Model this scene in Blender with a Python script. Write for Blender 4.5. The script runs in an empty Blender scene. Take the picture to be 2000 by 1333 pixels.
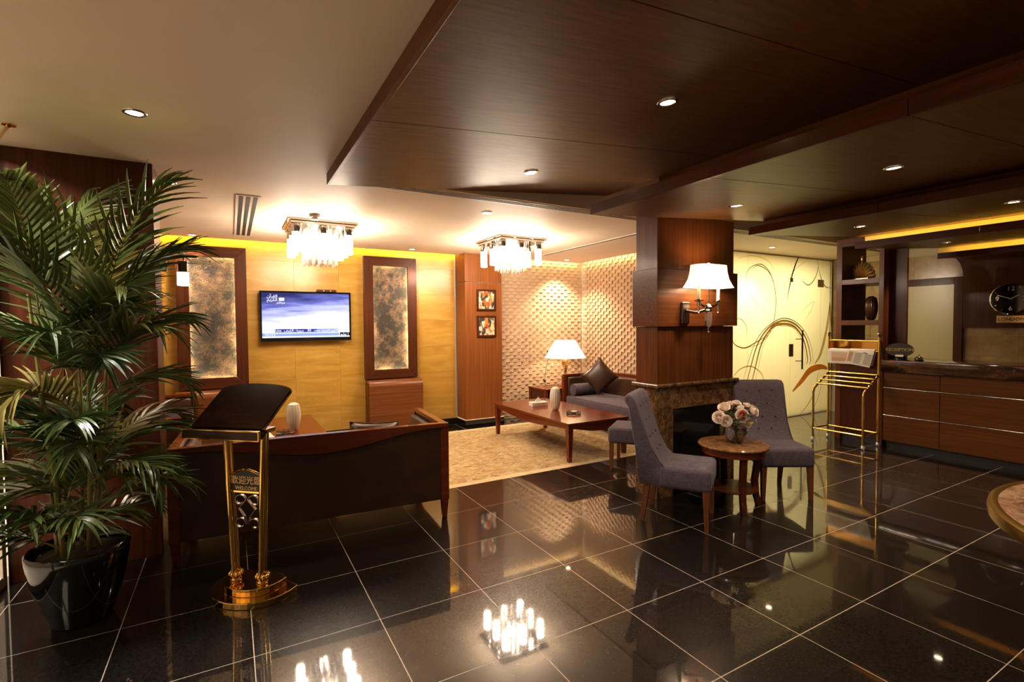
import bpy, bmesh, math, random
from mathutils import Vector, Matrix
random.seed(7)
D = bpy.data
SC = bpy.context.scene
COL = SC.collection
PI = math.pi

# ------------------------------------------------------------------ camera
CAM_POS = Vector((-0.66364, -3.23017, 1.57206))
YAW, PITCH, ROLL, FPX = 0.514739, -0.032223, -0.0075034, 971.5434
cy, sy, cp, sp = math.cos(YAW), math.sin(YAW), math.cos(PITCH), math.sin(PITCH)
fw = Vector((sy*cp, cy*cp, sp)); rt0 = Vector((cy, -sy, 0)); up0 = rt0.cross(fw)
rt = math.cos(ROLL)*rt0 + math.sin(ROLL)*up0
up = -math.sin(ROLL)*rt0 + math.cos(ROLL)*up0
cam = D.cameras.new('camera'); cam.sensor_fit = 'HORIZONTAL'; cam.sensor_width = 36
cam.lens = FPX/2000*36; cam.clip_start = 0.05; cam.clip_end = 60
co = D.objects.new('camera', cam); COL.objects.link(co)
mw = Matrix(((rt.x, up.x, -fw.x), (rt.y, up.y, -fw.y), (rt.z, up.z, -fw.z))).to_4x4()
mw.translation = CAM_POS
co.matrix_world = mw
SC.camera = co

# ------------------------------------------------------------------ world, exposure
w = D.worlds.new('world'); SC.world = w; w.use_nodes = True
w.node_tree.nodes['Background'].inputs[0].default_value = (1.0, 0.74, 0.46, 1)
w.node_tree.nodes['Background'].inputs[1].default_value = 0.10
vs = SC.view_settings
vs.view_transform = 'Standard'; vs.look = 'None'; vs.gamma = 1.0; vs.use_curve_mapping = False
vs.exposure = 0.25
SC.cycles.use_denoising = True
SC.cycles.max_bounces = 8
SC.cycles.sample_clamp_indirect = 6
SC.cycles.caustics_reflective = False
SC.cycles.caustics_refractive = False
WARM = (1.0, 0.76, 0.52)
L_CHAND = 95.0      # emission of the chandelier glass tubes
L_DOWN = 48.0       # watts of each recessed downlight
L_COVE_Y = 60.0     # yellow led strip over the onyx wall
L_COVE_W = 34.0

# ------------------------------------------------------------------ helpers
def link(o, parent=None):
    COL.objects.link(o)
    if parent is not None: o.parent = parent
    return o
def tag(o, label=None, cat=None, group=None, kind=None):
    if label: o['label'] = label
    if cat: o['category'] = cat
    if group: o['group'] = group
    if kind: o['kind'] = kind
    return o
def thing(name, label, cat, loc=(0,0,0), rz=0.0, group=None):
    o = D.objects.new(name, None); link(o); o.empty_display_size = 0.1
    o.location = loc; o.rotation_euler = (0, 0, rz)
    return tag(o, label, cat, group)
def copy_tree(o, parent=None):
    c = o.copy(); link(c, parent)
    for ch in list(o.children): copy_tree(ch, c)
    return c

class MB:
    """collects simple solids and links them as one mesh object"""
    def __init__(s): s.v = []; s.f = []
    def add(s, vs, fs):
        n = len(s.v); s.v += [tuple(p) for p in vs]; s.f += [tuple(i+n for i in f) for f in fs]; return s
    def box(s, x0, x1, y0, y1, z0, z1, m=None):
        v = [Vector((x,y,z)) for z in (z0,z1) for y in (y0,y1) for x in (x0,x1)]
        if m is not None: v = [m @ p for p in v]
        return s.add(v, [(0,2,3,1),(4,5,7,6),(0,1,5,4),(2,6,7,3),(0,4,6,2),(1,3,7,5)])
    def prism(s, poly, a, b, axis='y', m=None):
        """poly: 2d points; axis is the extrusion axis; other two axes in order xyz"""
        n = len(poly)
        def P(q, t):
            u, v = q
            p = {'x':(t,u,v), 'y':(u,t,v), 'z':(u,v,t)}[axis]
            return m @ Vector(p) if m is not None else Vector(p)
        vs = [P(q,a) for q in poly] + [P(q,b) for q in poly]
        fs = [tuple(range(n))[::-1], tuple(range(n,2*n))] + [(i,(i+1)%n,n+(i+1)%n,n+i) for i in range(n)]
        return s.add(vs, fs)
    def cyl(s, p0, p1, r0, r1=None, n=16, cap=True):
        r1 = r0 if r1 is None else r1
        p0, p1 = Vector(p0), Vector(p1); d = (p1-p0).normalized()
        a = d.orthogonal().normalized(); b = d.cross(a)
        vs = [p0+(a*math.cos(2*PI*i/n)+b*math.sin(2*PI*i/n))*r0 for i in range(n)] + \
             [p1+(a*math.cos(2*PI*i/n)+b*math.sin(2*PI*i/n))*r1 for i in range(n)]
        fs = [(i,(i+1)%n,n+(i+1)%n,n+i) for i in range(n)]
        if cap: fs += [tuple(range(n))[::-1], tuple(range(n,2*n))]
        return s.add(vs, fs)
    def tube(s, pts, r, n=8, cap=True, flat=None):
        """pipe along points; r number or list; flat=(normal,w,h) sweeps a rectangle instead"""
        pts = [Vector(p) for p in pts]; m = len(pts)
        rs = r if isinstance(r, (list,tuple)) else [r]*m
        vs = []; ref = None
        for i, p in enumerate(pts):
            d = (pts[min(i+1,m-1)]-pts[max(i-1,0)]).normalized()
            if ref is None: ref = d.orthogonal().normalized()
            a = (ref - d*ref.dot(d))
            a = a.normalized() if a.length > 1e-6 else d.orthogonal().normalized()
            ref = a; b = d.cross(a)
            if flat:
                nn = Vector(flat[0]).normalized(); t = d.cross(nn).normalized()
                for su, sv in ((-1,-1),(1,-1),(1,1),(-1,1)): vs.append(p + t*su*flat[2]/2 + nn*sv*flat[1]/2)
            else:
                for k in range(n):
                    an = 2*PI*k/n; vs.append(p+(a*math.cos(an)+b*math.sin(an))*rs[i])
        if flat: n = 4
        fs = [(i*n+k, i*n+(k+1)%n, (i+1)*n+(k+1)%n, (i+1)*n+k) for i in range(m-1) for k in range(n)]
        if cap: fs += [tuple(range(n))[::-1], tuple(range((m-1)*n, m*n))]
        return s.add(vs, fs)
    def lathe(s, prof, n=24, c=(0,0,0), ribs=0, amp=0.0, sx=1.0, sy=1.0):
        """prof: (radius, z) from bottom to top"""
        m = len(prof); vs = []
        for r, z in prof:
            for k in range(n):
                a = 2*PI*k/n; rr = r*(1+amp*abs(math.sin(ribs*a/2))) if ribs else r
                vs.append((c[0]+rr*math.cos(a)*sx, c[1]+rr*math.sin(a)*sy, c[2]+z))
        fs = [(i*n+k, i*n+(k+1)%n, (i+1)*n+(k+1)%n, (i+1)*n+k) for i in range(m-1) for k in range(n)]
        if prof[0][0] > 1e-4: fs.append(tuple(range(n))[::-1])
        if prof[-1][0] > 1e-4: fs.append(tuple(range((m-1)*n, m*n)))
        return s.add(vs, fs)
    def ball(s, c, r, n=12, sz=1.0):
        prof = [(max(r*math.sin(PI*i/8), 1e-5), -r*sz*math.cos(PI*i/8)) for i in range(9)]
        return s.lathe(prof, n, c)
    def build(s, name, mat, parent=None, bevel=0.0, seg=2, smooth=None, doubles=False, loc=None):
        me = D.meshes.new(name); me.from_pydata(s.v, [], s.f)
        bm = bmesh.new(); bm.from_mesh(me)
        if doubles: bmesh.ops.remove_doubles(bm, verts=bm.verts, dist=1e-5)
        bmesh.ops.recalc_face_normals(bm, faces=bm.faces)
        if bevel > 0:
            es = [e for e in bm.edges if len(e.link_faces) == 2 and e.calc_face_angle(0) > 0.5]
            bmesh.ops.bevel(bm, geom=es, offset=bevel, segments=seg, profile=0.5, affect='EDGES', clamp_overlap=True)
        bm.to_mesh(me); bm.free()
        if smooth is None: smooth = bevel > 0 and seg >= 3
        if smooth:
            me.polygons.foreach_set('use_smooth', [True]*len(me.polygons))
            try: me.set_sharp_from_angle(angle=math.radians(42))
            except Exception: pass
        me.materials.append(M[mat])
        o = D.objects.new(name, me)
        if loc is not None: o.location = loc
        return link(o, parent)

def cushion(sx, sy, sz, e=0.45, n=14, sag=0.0):
    """soft pillow body: superellipsoid box, half sizes"""
    mb = MB(); vs = []; fs = []
    def spw(v, p): return math.copysign(abs(v)**p, v)
    for i in range(n+1):
        ph = -PI/2 + PI*i/n
        for k in range(2*n):
            th = 2*PI*k/(2*n)
            vs.append((sx*spw(math.cos(ph),e)*spw(math.cos(th),e), sy*spw(math.cos(ph),e)*spw(math.sin(th),e), sz*spw(math.sin(ph),e)))
    m = 2*n
    fs = [(i*m+k, i*m+(k+1)%m, (i+1)*m+(k+1)%m, (i+1)*m+k) for i in range(n) for k in range(m)]
    return mb.add(vs, fs)
def throw_pillow(half, th, n=14):
    """square pillow with peaked corners, lying in xz plane, thickness along y"""
    mb = MB(); N = n
    vs = []; fs = []
    for sgn in (-1, 1):
        for i in range(N+1):
            for k in range(N+1):
                u = -1+2*i/N; v = -1+2*k/N
                h = (max(0,1-u*u)*max(0,1-v*v))**0.42
                pin = 1-0.10*(1-abs(u)**3)*(abs(v)**3) ; piv = 1-0.10*(1-abs(v)**3)*(abs(u)**3)
                vs.append((u*half*piv, sgn*th*h, v*half*pin))
    W = N+1
    for s0 in (0, W*W):
        for i in range(N):
            for k in range(N):
                a = s0+i*W+k; fs.append((a, a+1, a+W+1, a+W))
    return mb.add(vs, fs)
def text_mesh(name, body, size, mat, parent, m, extrude=0.001, align='CENTER', bold=0.0):
    cu = D.curves.new(name+'_c', 'FONT'); cu.body = body; cu.size = size; cu.align_x = align; cu.align_y = 'CENTER'
    cu.extrude = extrude; cu.offset = bold; cu.resolution_u = 2
    t = D.objects.new(name+'_t', cu); COL.objects.link(t)
    bpy.context.view_layer.update()
    me = D.meshes.new_from_object(t.evaluated_get(bpy.context.evaluated_depsgraph_get()))
    D.objects.remove(t)
    me.materials.clear(); me.materials.append(M[mat])
    o = D.objects.new(name, me); link(o, parent)
    o.matrix_local = m
    return o
def axes(origin, x, y):
    x = Vector(x).normalized(); y = Vector(y).normalized(); z = x.cross(y)
    m = Matrix(((x.x,y.x,z.x),(x.y,y.y,z.y),(x.z,y.z,z.z))).to_4x4(); m.translation = Vector(origin)
    return m

# ------------------------------------------------------------------ materials
M = {}
def mat(name, base=(0.5,0.5,0.5), rough=0.5, metal=0.0, spec=0.5, coat=0.0, trans=0.0, ior=1.5, emit=None, es=0.0, alpha=1.0):
    m = D.materials.new(name); m.use_nodes = True; M[name] = m
    b = m.node_tree.nodes['Principled BSDF']
    b.inputs['Base Color'].default_value = (*base, 1); b.inputs['Roughness'].default_value = rough
    b.inputs['Metallic'].default_value = metal; b.inputs['Specular IOR Level'].default_value = spec
    b.inputs['Coat Weight'].default_value = coat; b.inputs['Transmission Weight'].default_value = trans
    b.inputs['Coat Roughness'].default_value = 0.12
    b.inputs['IOR'].default_value = ior; b.inputs['Alpha'].default_value = alpha
    if emit: b.inputs['Emission Color'].default_value = (*emit, 1); b.inputs['Emission Strength'].default_value = es
    return m
def N(m, t, **kw):
    n = m.node_tree.nodes.new(t)
    for k, v in kw.items():
        if hasattr(n, k): setattr(n, k, v)
        else: n.inputs[k].default_value = v
    return n
def L(m, a, b): m.node_tree.links.new(a, b)
def bsdf(m): return m.node_tree.nodes['Principled BSDF']
def coords(m, scale=(1,1,1), rnd=True, rot=(0,0,0)):
    tc = N(m, 'ShaderNodeTexCoord'); mp = N(m, 'ShaderNodeMapping')
    mp.inputs['Scale'].default_value = scale; mp.inputs['Rotation'].default_value = rot
    if rnd:
        oi = N(m, 'ShaderNodeObjectInfo'); ad = N(m, 'ShaderNodeVectorMath', operation='MULTIPLY_ADD')
        ad.inputs[1].default_value = (7.1, 3.7, 5.3)
        cb = N(m, 'ShaderNodeCombineXYZ')
        for i in range(3): L(m, oi.outputs['Random'], cb.inputs[i])
        L(m, cb.outputs[0], ad.inputs[0]); L(m, tc.outputs['Object'], ad.inputs[2]); L(m, ad.outputs[0], mp.inputs[0])
    else: L(m, tc.outputs['Object'], mp.inputs[0])
    return mp.outputs[0]
def ramp(m, stops):
    r = N(m, 'ShaderNodeValToRGB'); e = r.color_ramp.elements
    e[0].position, e[0].color = stops[0][0], (*stops[0][1], 1)
    e[1].position, e[1].color = stops[-1][0], (*stops[-1][1], 1)
    for p, c in stops[1:-1]:
        x = e.new(p); x.color = (*c, 1)
    return r
def bump(m, src, strength=0.2, dist=0.002):
    b = N(m, 'ShaderNodeBump'); b.inputs['Strength'].default_value = strength; b.inputs['Distance'].default_value = dist
    L(m, src, b.inputs['Height']); L(m, b.outputs[0], bsdf(m).inputs['Normal'])
def wood(name, c0, c1, axis='x', rough=0.32, coat=0.25, fine=55, rnd=True):
    m = mat(name, rough=rough, coat=coat*0.5, spec=0.16)
    sc = {'x':(1.2,fine,fine), 'y':(fine,1.2,fine), 'z':(fine,fine,1.2)}[axis]
    v = coords(m, sc, rnd)
    n1 = N(m, 'ShaderNodeTexNoise'); n1.inputs['Scale'].default_value = 1.0; n1.inputs['Detail'].default_value = 5
    L(m, v, n1.inputs['Vector'])
    r = ramp(m, [(0.3, c0), (0.72, c1)]); L(m, n1.outputs['Fac'], r.inputs[0])
    L(m, r.outputs[0], bsdf(m).inputs['Base Color'])
    bump(m, n1.outputs['Fac'], 0.12, 0.0008)
    return m
# veneers
for ax in 'xyz':
    wood('veneer_'+ax, (0.075,0.0195,0.005), (0.145,0.043,0.011), ax, rough=0.36, coat=0.12)
    wood('soffit_'+ax, (0.088,0.032,0.0085), (0.155,0.062,0.0175), ax, rough=0.44, coat=0.04)
    wood('deep_'+ax, (0.046,0.0105,0.0038), (0.085,0.021,0.007), ax, rough=0.36, coat=0.12)
    wood('honey_'+ax, (0.165,0.050,0.012), (0.28,0.095,0.025), ax, rough=0.38, coat=0.1)
wood('counter_wood', (0.070,0.022,0.006), (0.125,0.042,0.012), 'y', rough=0.34, coat=0.12)
wood('frame_z', (0.050,0.0135,0.005), (0.090,0.027,0.010), 'z', rough=0.34, coat=0.15)
wood('frame_x', (0.050,0.0135,0.005), (0.090,0.027,0.010), 'x', rough=0.34, coat=0.15)
wood('walnut', (0.11,0.035,0.011), (0.20,0.070,0.023), 'x', rough=0.34, coat=0.2)
wood('polish', (0.10,0.018,0.006), (0.17,0.035,0.011), 'x', rough=0.2, coat=0.6, fine=25)
wood('leg_wood', (0.10,0.028,0.010), (0.18,0.06,0.022), 'z', rough=0.3, coat=0.3)
wood('lectern_wood', (0.012,0.004,0.002), (0.026,0.009,0.005), 'x', rough=0.22, coat=0.4)
# leather
m = mat('leather', rough=0.36, spec=0.45)
v = coords(m, (1,1,1)); n1 = N(m,'ShaderNodeTexNoise'); n1.inputs['Scale'].default_value = 7; n1.inputs['Detail'].default_value = 6; L(m, v, n1.inputs['Vector'])
r = ramp(m, [(0.3,(0.032,0.013,0.006)), (0.75,(0.058,0.024,0.011))]); L(m, n1.outputs['Fac'], r.inputs[0]); L(m, r.outputs[0], bsdf(m).inputs['Base Color'])
vo = N(m,'ShaderNodeTexVoronoi'); vo.inputs['Scale'].default_value = 320; L(m, v, vo.inputs['Vector']); bump(m, vo.outputs['Distance'], 0.12, 0.001)
# woven fabric
def fabric(name, c0, c1):
    m = mat(name, rough=0.9, spec=0.1)
    v = coords(m, (1,1,1))
    a = N(m,'ShaderNodeTexNoise'); a.inputs['Scale'].default_value = 1; a.inputs['Detail'].default_value = 3
    mp = N(m,'ShaderNodeMapping'); mp.inputs['Scale'].default_value = (260,260,18); L(m, v, mp.inputs[0]); L(m, mp.outputs[0], a.inputs['Vector'])
    b = N(m,'ShaderNodeTexNoise'); b.inputs['Scale'].default_value = 1; b.inputs['Detail'].default_value = 3
    mp2 = N(m,'ShaderNodeMapping'); mp2.inputs['Scale'].default_value = (22,22,320); L(m, v, mp2.inputs[0]); L(m, mp2.outputs[0], b.inputs['Vector'])
    mx = N(m,'ShaderNodeMath', operation='ADD'); L(m, a.outputs['Fac'], mx.inputs[0]); L(m, b.outputs['Fac'], mx.inputs[1])
    r = ramp(m, [(0.38,c0),(0.62,c1)]); h = N(m,'ShaderNodeMath', operation='MULTIPLY'); h.inputs[1].default_value = 0.5
    L(m, mx.outputs[0], h.inputs[0]); L(m, h.outputs[0], r.inputs[0]); L(m, r.outputs[0], bsdf(m).inputs['Base Color'])
    bump(m, h.outputs[0], 0.3, 0.001)
    bsdf(m).inputs['Sheen Weight'].default_value = 0.15
fabric('fabric', (0.050,0.038,0.052), (0.112,0.088,0.114))
fabric('fabric_button', (0.03,0.024,0.032), (0.06,0.05,0.06))
# black granite floor tile with glints
m = mat('granite', rough=0.30, spec=0.10, coat=1.0); bsdf(m).inputs['Coat Roughness'].default_value = 0.035; bsdf(m).inputs['Coat IOR'].default_value = 1.6
v = coords(m, (1,1,1)); n1 = N(m,'ShaderNodeTexNoise'); n1.inputs['Scale'].default_value = 90; n1.inputs['Detail'].default_value = 5; L(m, v, n1.inputs['Vector'])
r = ramp(m, [(0.35,(0.0035,0.0028,0.0024)), (0.7,(0.012,0.009,0.007))]); L(m, n1.outputs['Fac'], r.inputs[0])
vo = N(m,'ShaderNodeTexVoronoi'); vo.inputs['Scale'].default_value = 150; L(m, v, vo.inputs['Vector'])
sep = N(m,'ShaderNodeSeparateColor'); L(m, vo.outputs['Color'], sep.inputs[0])
g1 = N(m,'ShaderNodeMath', operation='GREATER_THAN'); g1.inputs[1].default_value = 0.985; L(m, sep.outputs[0], g1.inputs[0])
g2 = N(m,'ShaderNodeMath', operation='LESS_THAN'); g2.inputs[1].default_value = 0.10; L(m, vo.outputs['Distance'], g2.inputs[0])
g3 = N(m,'ShaderNodeMath', operation='MULTIPLY'); L(m, g1.outputs[0], g3.inputs[0]); L(m, g2.outputs[0], g3.inputs[1])
mx = N(m,'ShaderNodeMix', data_type='RGBA'); L(m, g3.outputs[0], mx.inputs['Factor']); L(m, r.outputs[0], mx.inputs['A']); mx.inputs['B'].default_value = (0.35,0.28,0.22,1)
L(m, mx.outputs['Result'], bsdf(m).inputs['Base Color'])
mat('grout', (0.46,0.37,0.29), 0.6)
mat('black_stone', (0.008,0.007,0.007), 0.1)
def marble(name, cols, scale=4.0, rough=0.1, vein=(0.6,0.5,0.35), vs_=9.0, vw=0.02, rnd=True, stretch=(1,1,1), vk=0.7, dist=0.35):
    m = mat(name, rough=rough, spec=0.5)
    v = coords(m, stretch, rnd)
    n1 = N(m,'ShaderNodeTexNoise'); n1.inputs['Scale'].default_value = scale; n1.inputs['Detail'].default_value = 9; n1.inputs['Distortion'].default_value = 1.2; L(m, v, n1.inputs['Vector'])
    r = ramp(m, cols); L(m, n1.outputs['Fac'], r.inputs[0])
    n2 = N(m,'ShaderNodeTexNoise'); n2.inputs['Scale'].default_value = 3; n2.inputs['Detail'].default_value = 4; L(m, v, n2.inputs['Vector'])
    mxv = N(m,'ShaderNodeVectorMath', operation='MULTIPLY_ADD'); mxv.inputs[1].default_value = (dist,dist,dist); L(m, n2.outputs['Color'], mxv.inputs[0]); L(m, v, mxv.inputs[2])
    vo = N(m,'ShaderNodeTexVoronoi', feature='DISTANCE_TO_EDGE'); vo.inputs['Scale'].default_value = vs_; L(m, mxv.outputs[0], vo.inputs['Vector'])
    lt = N(m,'ShaderNodeMapRange'); lt.inputs['From Min'].default_value = 0; lt.inputs['From Max'].default_value = vw; lt.inputs['To Min'].default_value = vk; lt.inputs['To Max'].default_value = 0; L(m, vo.outputs['Distance'], lt.inputs[0])
    mx = N(m,'ShaderNodeMix', data_type='RGBA'); L(m, lt.outputs[0], mx.inputs['Factor']); L(m, r.outputs[0], mx.inputs['A']); mx.inputs['B'].default_value = (*vein,1)
    L(m, mx.outputs['Result'], bsdf(m).inputs['Base Color'])
    return m
marble('emperador', [(0.3,(0.035,0.016,0.007)), (0.5,(0.10,0.048,0.02)), (0.75,(0.24,0.13,0.058))], 9, 0.15, (0.34,0.21,0.10), 15, 0.06, vk=0.5, dist=0.75)
marble('light_emperador', [(0.28,(0.26,0.15,0.06)), (0.5,(0.52,0.36,0.17)), (0.72,(0.72,0.56,0.31))], 9, 0.16, (0.78,0.64,0.40), 12, 0.04, stretch=(1,1.9,1))
marble('cream_marble', [(0.3,(0.66,0.50,0.28)), (0.7,(0.78,0.63,0.40))], 6, 0.2, (0.8,0.68,0.46), 6, 0.02)
marble('onyx', [(0.25,(0.36,0.188,0.024)), (0.5,(0.44,0.245,0.040)), (0.75,(0.53,0.32,0.075))], 3, 0.30, (0.70,0.46,0.15), 2.2, 0.012, vk=0.35, dist=0.9, stretch=(0.5,1,2.6))
marble('counter_marble', [(0.3,(0.014,0.006,0.003)), (0.55,(0.045,0.019,0.010)), (0.8,(0.12,0.058,0.03))], 5, 0.08, (0.30,0.18,0.10), 5, 0.014, stretch=(1,0.5,1), vk=0.45, dist=0.8)
marble('table_marble', [(0.3,(0.10,0.042,0.014)), (0.55,(0.24,0.115,0.045)), (0.8,(0.38,0.21,0.09))], 14, 0.12, (0.36,0.20,0.08), 20, 0.04, vk=0.35, dist=0.8)
marble('beige_marble', [(0.3,(0.34,0.22,0.12)), (0.7,(0.52,0.37,0.22))], 3.5, 0.16, (0.6,0.46,0.3), 2.6, 0.012, vk=0.3, dist=0.8)
# walls and ceiling
m = mat('ceiling_paint', (0.72,0.59,0.46), 0.62, spec=0.25)
n1 = N(m,'ShaderNodeTexNoise'); n1.inputs['Scale'].default_value = 3; v = coords(m,(1,1,1),False); L(m, v, n1.inputs['Vector'])
r = ramp(m, [(0.3,(0.69,0.565,0.44)), (0.7,(0.72,0.59,0.46))]); L(m, n1.outputs['Fac'], r.inputs[0]); L(m, r.outputs[0], bsdf(m).inputs['Base Color'])
mat('plaster', (0.66,0.57,0.46), 0.7)
m = mat('split_stone', rough=0.75, spec=0.2)
v = coords(m, (1,1,1)); n1 = N(m,'ShaderNodeTexNoise'); n1.inputs['Scale'].default_value = 30; n1.inputs['Detail'].default_value = 4; L(m, v, n1.inputs['Vector'])
r = ramp(m, [(0.3,(0.46,0.31,0.20)), (0.7,(0.57,0.41,0.275))]); L(m, n1.outputs['Fac'], r.inputs[0]); L(m, r.outputs[0], bsdf(m).inputs['Base Color']); bump(m, n1.outputs['Fac'], 0.2, 0.002)
# crocodile embossed panel
m = mat('croc', rough=0.42, metal=0.25)
v = coords(m, (1,1,1), True)
mp = N(m,'ShaderNodeMapping'); mp.inputs['Scale'].default_value = (42,10,120); L(m, v, mp.inputs[0])
vo = N(m,'ShaderNodeTexVoronoi', feature='DISTANCE_TO_EDGE'); vo.inputs['Scale'].default_value = 1.0; L(m, mp.outputs[0], vo.inputs['Vector'])
n1 = N(m,'ShaderNodeTexNoise'); n1.inputs['Scale'].default_value = 5.5; n1.inputs['Detail'].default_value = 10; n1.inputs['Roughness'].default_value = 0.75; L(m, v, n1.inputs['Vector'])
r = ramp(m, [(0.44,(0.010,0.007,0.005)), (0.55,(0.17,0.095,0.05)), (0.68,(0.38,0.24,0.13))]); L(m, n1.outputs['Fac'], r.inputs[0])
mr = N(m,'ShaderNodeMapRange'); mr.inputs['From Max'].default_value = 0.16; L(m, vo.outputs['Distance'], mr.inputs[0])
mx = N(m,'ShaderNodeMix', data_type='RGBA'); L(m, mr.outputs[0], mx.inputs['Factor']); mx.inputs['A'].default_value = (0.02,0.012,0.008,1); L(m, r.outputs[0], mx.inputs['B'])
L(m, mx.outputs['Result'], bsdf(m).inputs['Base Color']); bump(m, mr.outputs[0], 0.6, 0.004)
# metals and small stuff
mat('brass', (0.80,0.50,0.14), 0.09, 1.0)
mat('gold_sheen', (0.84,0.58,0.24), 0.2, 0.9)
mat('brass_mirror', (0.62,0.36,0.10), 0.04, 1.0)
mat('gold_paint', (0.68,0.42,0.13), 0.35, 0.35)
mat('chrome', (0.72,0.68,0.64), 0.07, 1.0)
mat('dark_metal', (0.16,0.12,0.10), 0.28, 1.0)
mat('steel', (0.55,0.50,0.45), 0.2, 1.0)
mat('black_gloss', (0.006,0.006,0.007), 0.08, spec=0.6)
mat('black_matte', (0.012,0.011,0.011), 0.5)
mat('slot_dark', (0.02,0.015,0.012), 0.7)
mat('white_metal', (0.70,0.62,0.52), 0.4)
mat('white_plastic', (0.75,0.72,0.68), 0.35)
mat('cream_paint', (0.62,0.52,0.40), 0.45)
mat('paper', (0.74,0.70,0.62), 0.8)
mat('paper_ink', (0.10,0.09,0.08), 0.8)
mat('paper_photo', (0.50,0.28,0.18), 0.7)
mat('paper_photo_light', (0.60,0.42,0.30), 0.7)
mat('porcelain', (0.74,0.68,0.56), 0.22, coat=0.3)
mat('bronze_vase', (0.11,0.055,0.03), 0.18, 0.6)
mat('glass', (1,1,1), 0.02, trans=1.0, ior=1.45)
mat('crystal', (0.95,0.9,0.85), 0.03, trans=0.85, ior=1.5)
mat('water', (0.95,0.95,0.9), 0.02, trans=1.0, ior=1.33)
mat('leaf', (0.030,0.075,0.018), 0.30, spec=0.5)
m = M['leaf']; v = coords(m,(1,1,1)); oi = N(m,'ShaderNodeObjectInfo'); r = ramp(m,[(0.0,(0.042,0.080,0.020)),(0.55,(0.080,0.118,0.028)),(0.9,(0.125,0.145,0.036)),(1.0,(0.22,0.15,0.04))]); L(m, oi.outputs['Random'], r.inputs[0]); L(m, r.outputs[0], bsdf(m).inputs['Base Color'])
mat('leaf_small', (0.03,0.06,0.022), 0.45)
mat('cane', (0.19,0.16,0.035), 0.4)
mat('soil', (0.05,0.028,0.014), 0.95)
mat('petal', (0.90,0.77,0.68), 0.6)
mat('petal_pink', (0.75,0.24,0.22), 0.6)
mat('berry', (0.50,0.42,0.14), 0.5)
mat('lamp_off', (0.6,0.5,0.4), 0.3)
mat('cable', (0.015,0.012,0.010), 0.5)
def emit(name, col, s):
    m = D.materials.new(name); m.use_nodes = True; M[name] = m; nt = m.node_tree
    nt.nodes.remove(nt.nodes['Principled BSDF'])
    e = nt.nodes.new('ShaderNodeEmission'); e.inputs[0].default_value = (*col,1); e.inputs[1].default_value = s
    nt.links.new(e.outputs[0], nt.nodes['Material Output'].inputs[0])
emit('tube_glow', (1.0,0.80,0.60), L_CHAND)
emit('down_glow', (1.0,0.72,0.45), 30)
emit('led_yellow', (1.0,0.62,0.02), L_COVE_Y)
emit('led_warm', (1.0,0.74,0.36), L_COVE_W)
emit('led_soffit', (1.0,0.68,0.10), 36)
mat('riser_lit', (0.62,0.46,0.20), 0.5)  # paler colour for the lit risers, yellow led glow put into it
emit('led_frame', (1.0,0.80,0.42), 120)
# lampshade: opaque cloth, its lit glow put in as emission
def shade(name, col, s):
    m = mat(name, col, 0.8); b = bsdf(m); b.inputs['Emission Color'].default_value = (1.0,0.80,0.52,1); b.inputs['Emission Strength'].default_value = s
shade('shade_cloth', (0.85,0.74,0.55), 1.5)
shade('shade_cloth_small', (0.85,0.74,0.55), 1.3)
emit('bulb_glow', (1.0,0.78,0.5), 20)
emit('sconce_glow', (1.0,0.90,0.78), 7)
# frosted film glass: scatters light both ways
m = D.materials.new('frosted'); m.use_nodes = True; M['frosted'] = m; nt = m.node_tree
b = nt.nodes['Principled BSDF']; b.inputs['Base Color'].default_value = (0.80,0.76,0.56,1); b.inputs['Roughness'].default_value = 0.12
tr = nt.nodes.new('ShaderNodeBsdfTranslucent'); tr.inputs[0].default_value = (0.93,0.89,0.68,1)
mi = nt.nodes.new('ShaderNodeMixShader'); mi.inputs[0].default_value = 0.55
nt.links.new(b.outputs[0], mi.inputs[1]); nt.links.new(tr.outputs[0], mi.inputs[2]); nt.links.new(mi.outputs[0], nt.nodes['Material Output'].inputs[0])
def film(name, col, tcol):
    m = D.materials.new(name); m.use_nodes = True; M[name] = m; nt = m.node_tree
    b = nt.nodes['Principled BSDF']; b.inputs['Base Color'].default_value = (*col,1); b.inputs['Roughness'].default_value = 0.3
    tr = nt.nodes.new('ShaderNodeBsdfTransparent'); tr.inputs[0].default_value = (*tcol,1)
    mi = nt.nodes.new('ShaderNodeMixShader'); mi.inputs[0].default_value = 0.7
    nt.links.new(b.outputs[0], mi.inputs[1]); nt.links.new(tr.outputs[0], mi.inputs[2]); nt.links.new(mi.outputs[0], nt.nodes['Material Output'].inputs[0])
film('film_dark', (0.06,0.04,0.012), (0.14,0.08,0.02))
film('film_mid', (0.36,0.25,0.08), (0.62,0.46,0.20))
film('film_light', (0.66,0.57,0.30), (0.90,0.80,0.52))
film('film_orange', (0.62,0.32,0.08), (0.85,0.50,0.16))
# clear window pane, cheap
m = D.materials.new('pane'); m.use_nodes = True; M['pane'] = m; nt = m.node_tree
b = nt.nodes['Principled BSDF']; b.inputs['Base Color'].default_value = (0.02,0.025,0.025,1); b.inputs['Roughness'].default_value = 0.02
tr = nt.nodes.new('ShaderNodeBsdfTransparent'); mi = nt.nodes.new('ShaderNodeMixShader'); mi.inputs[0].default_value = 0.82
nt.links.new(b.outputs[0], mi.inputs[1]); nt.links.new(tr.outputs[0], mi.inputs[2]); nt.links.new(mi.outputs[0], nt.nodes['Material Output'].inputs[0])
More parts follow.
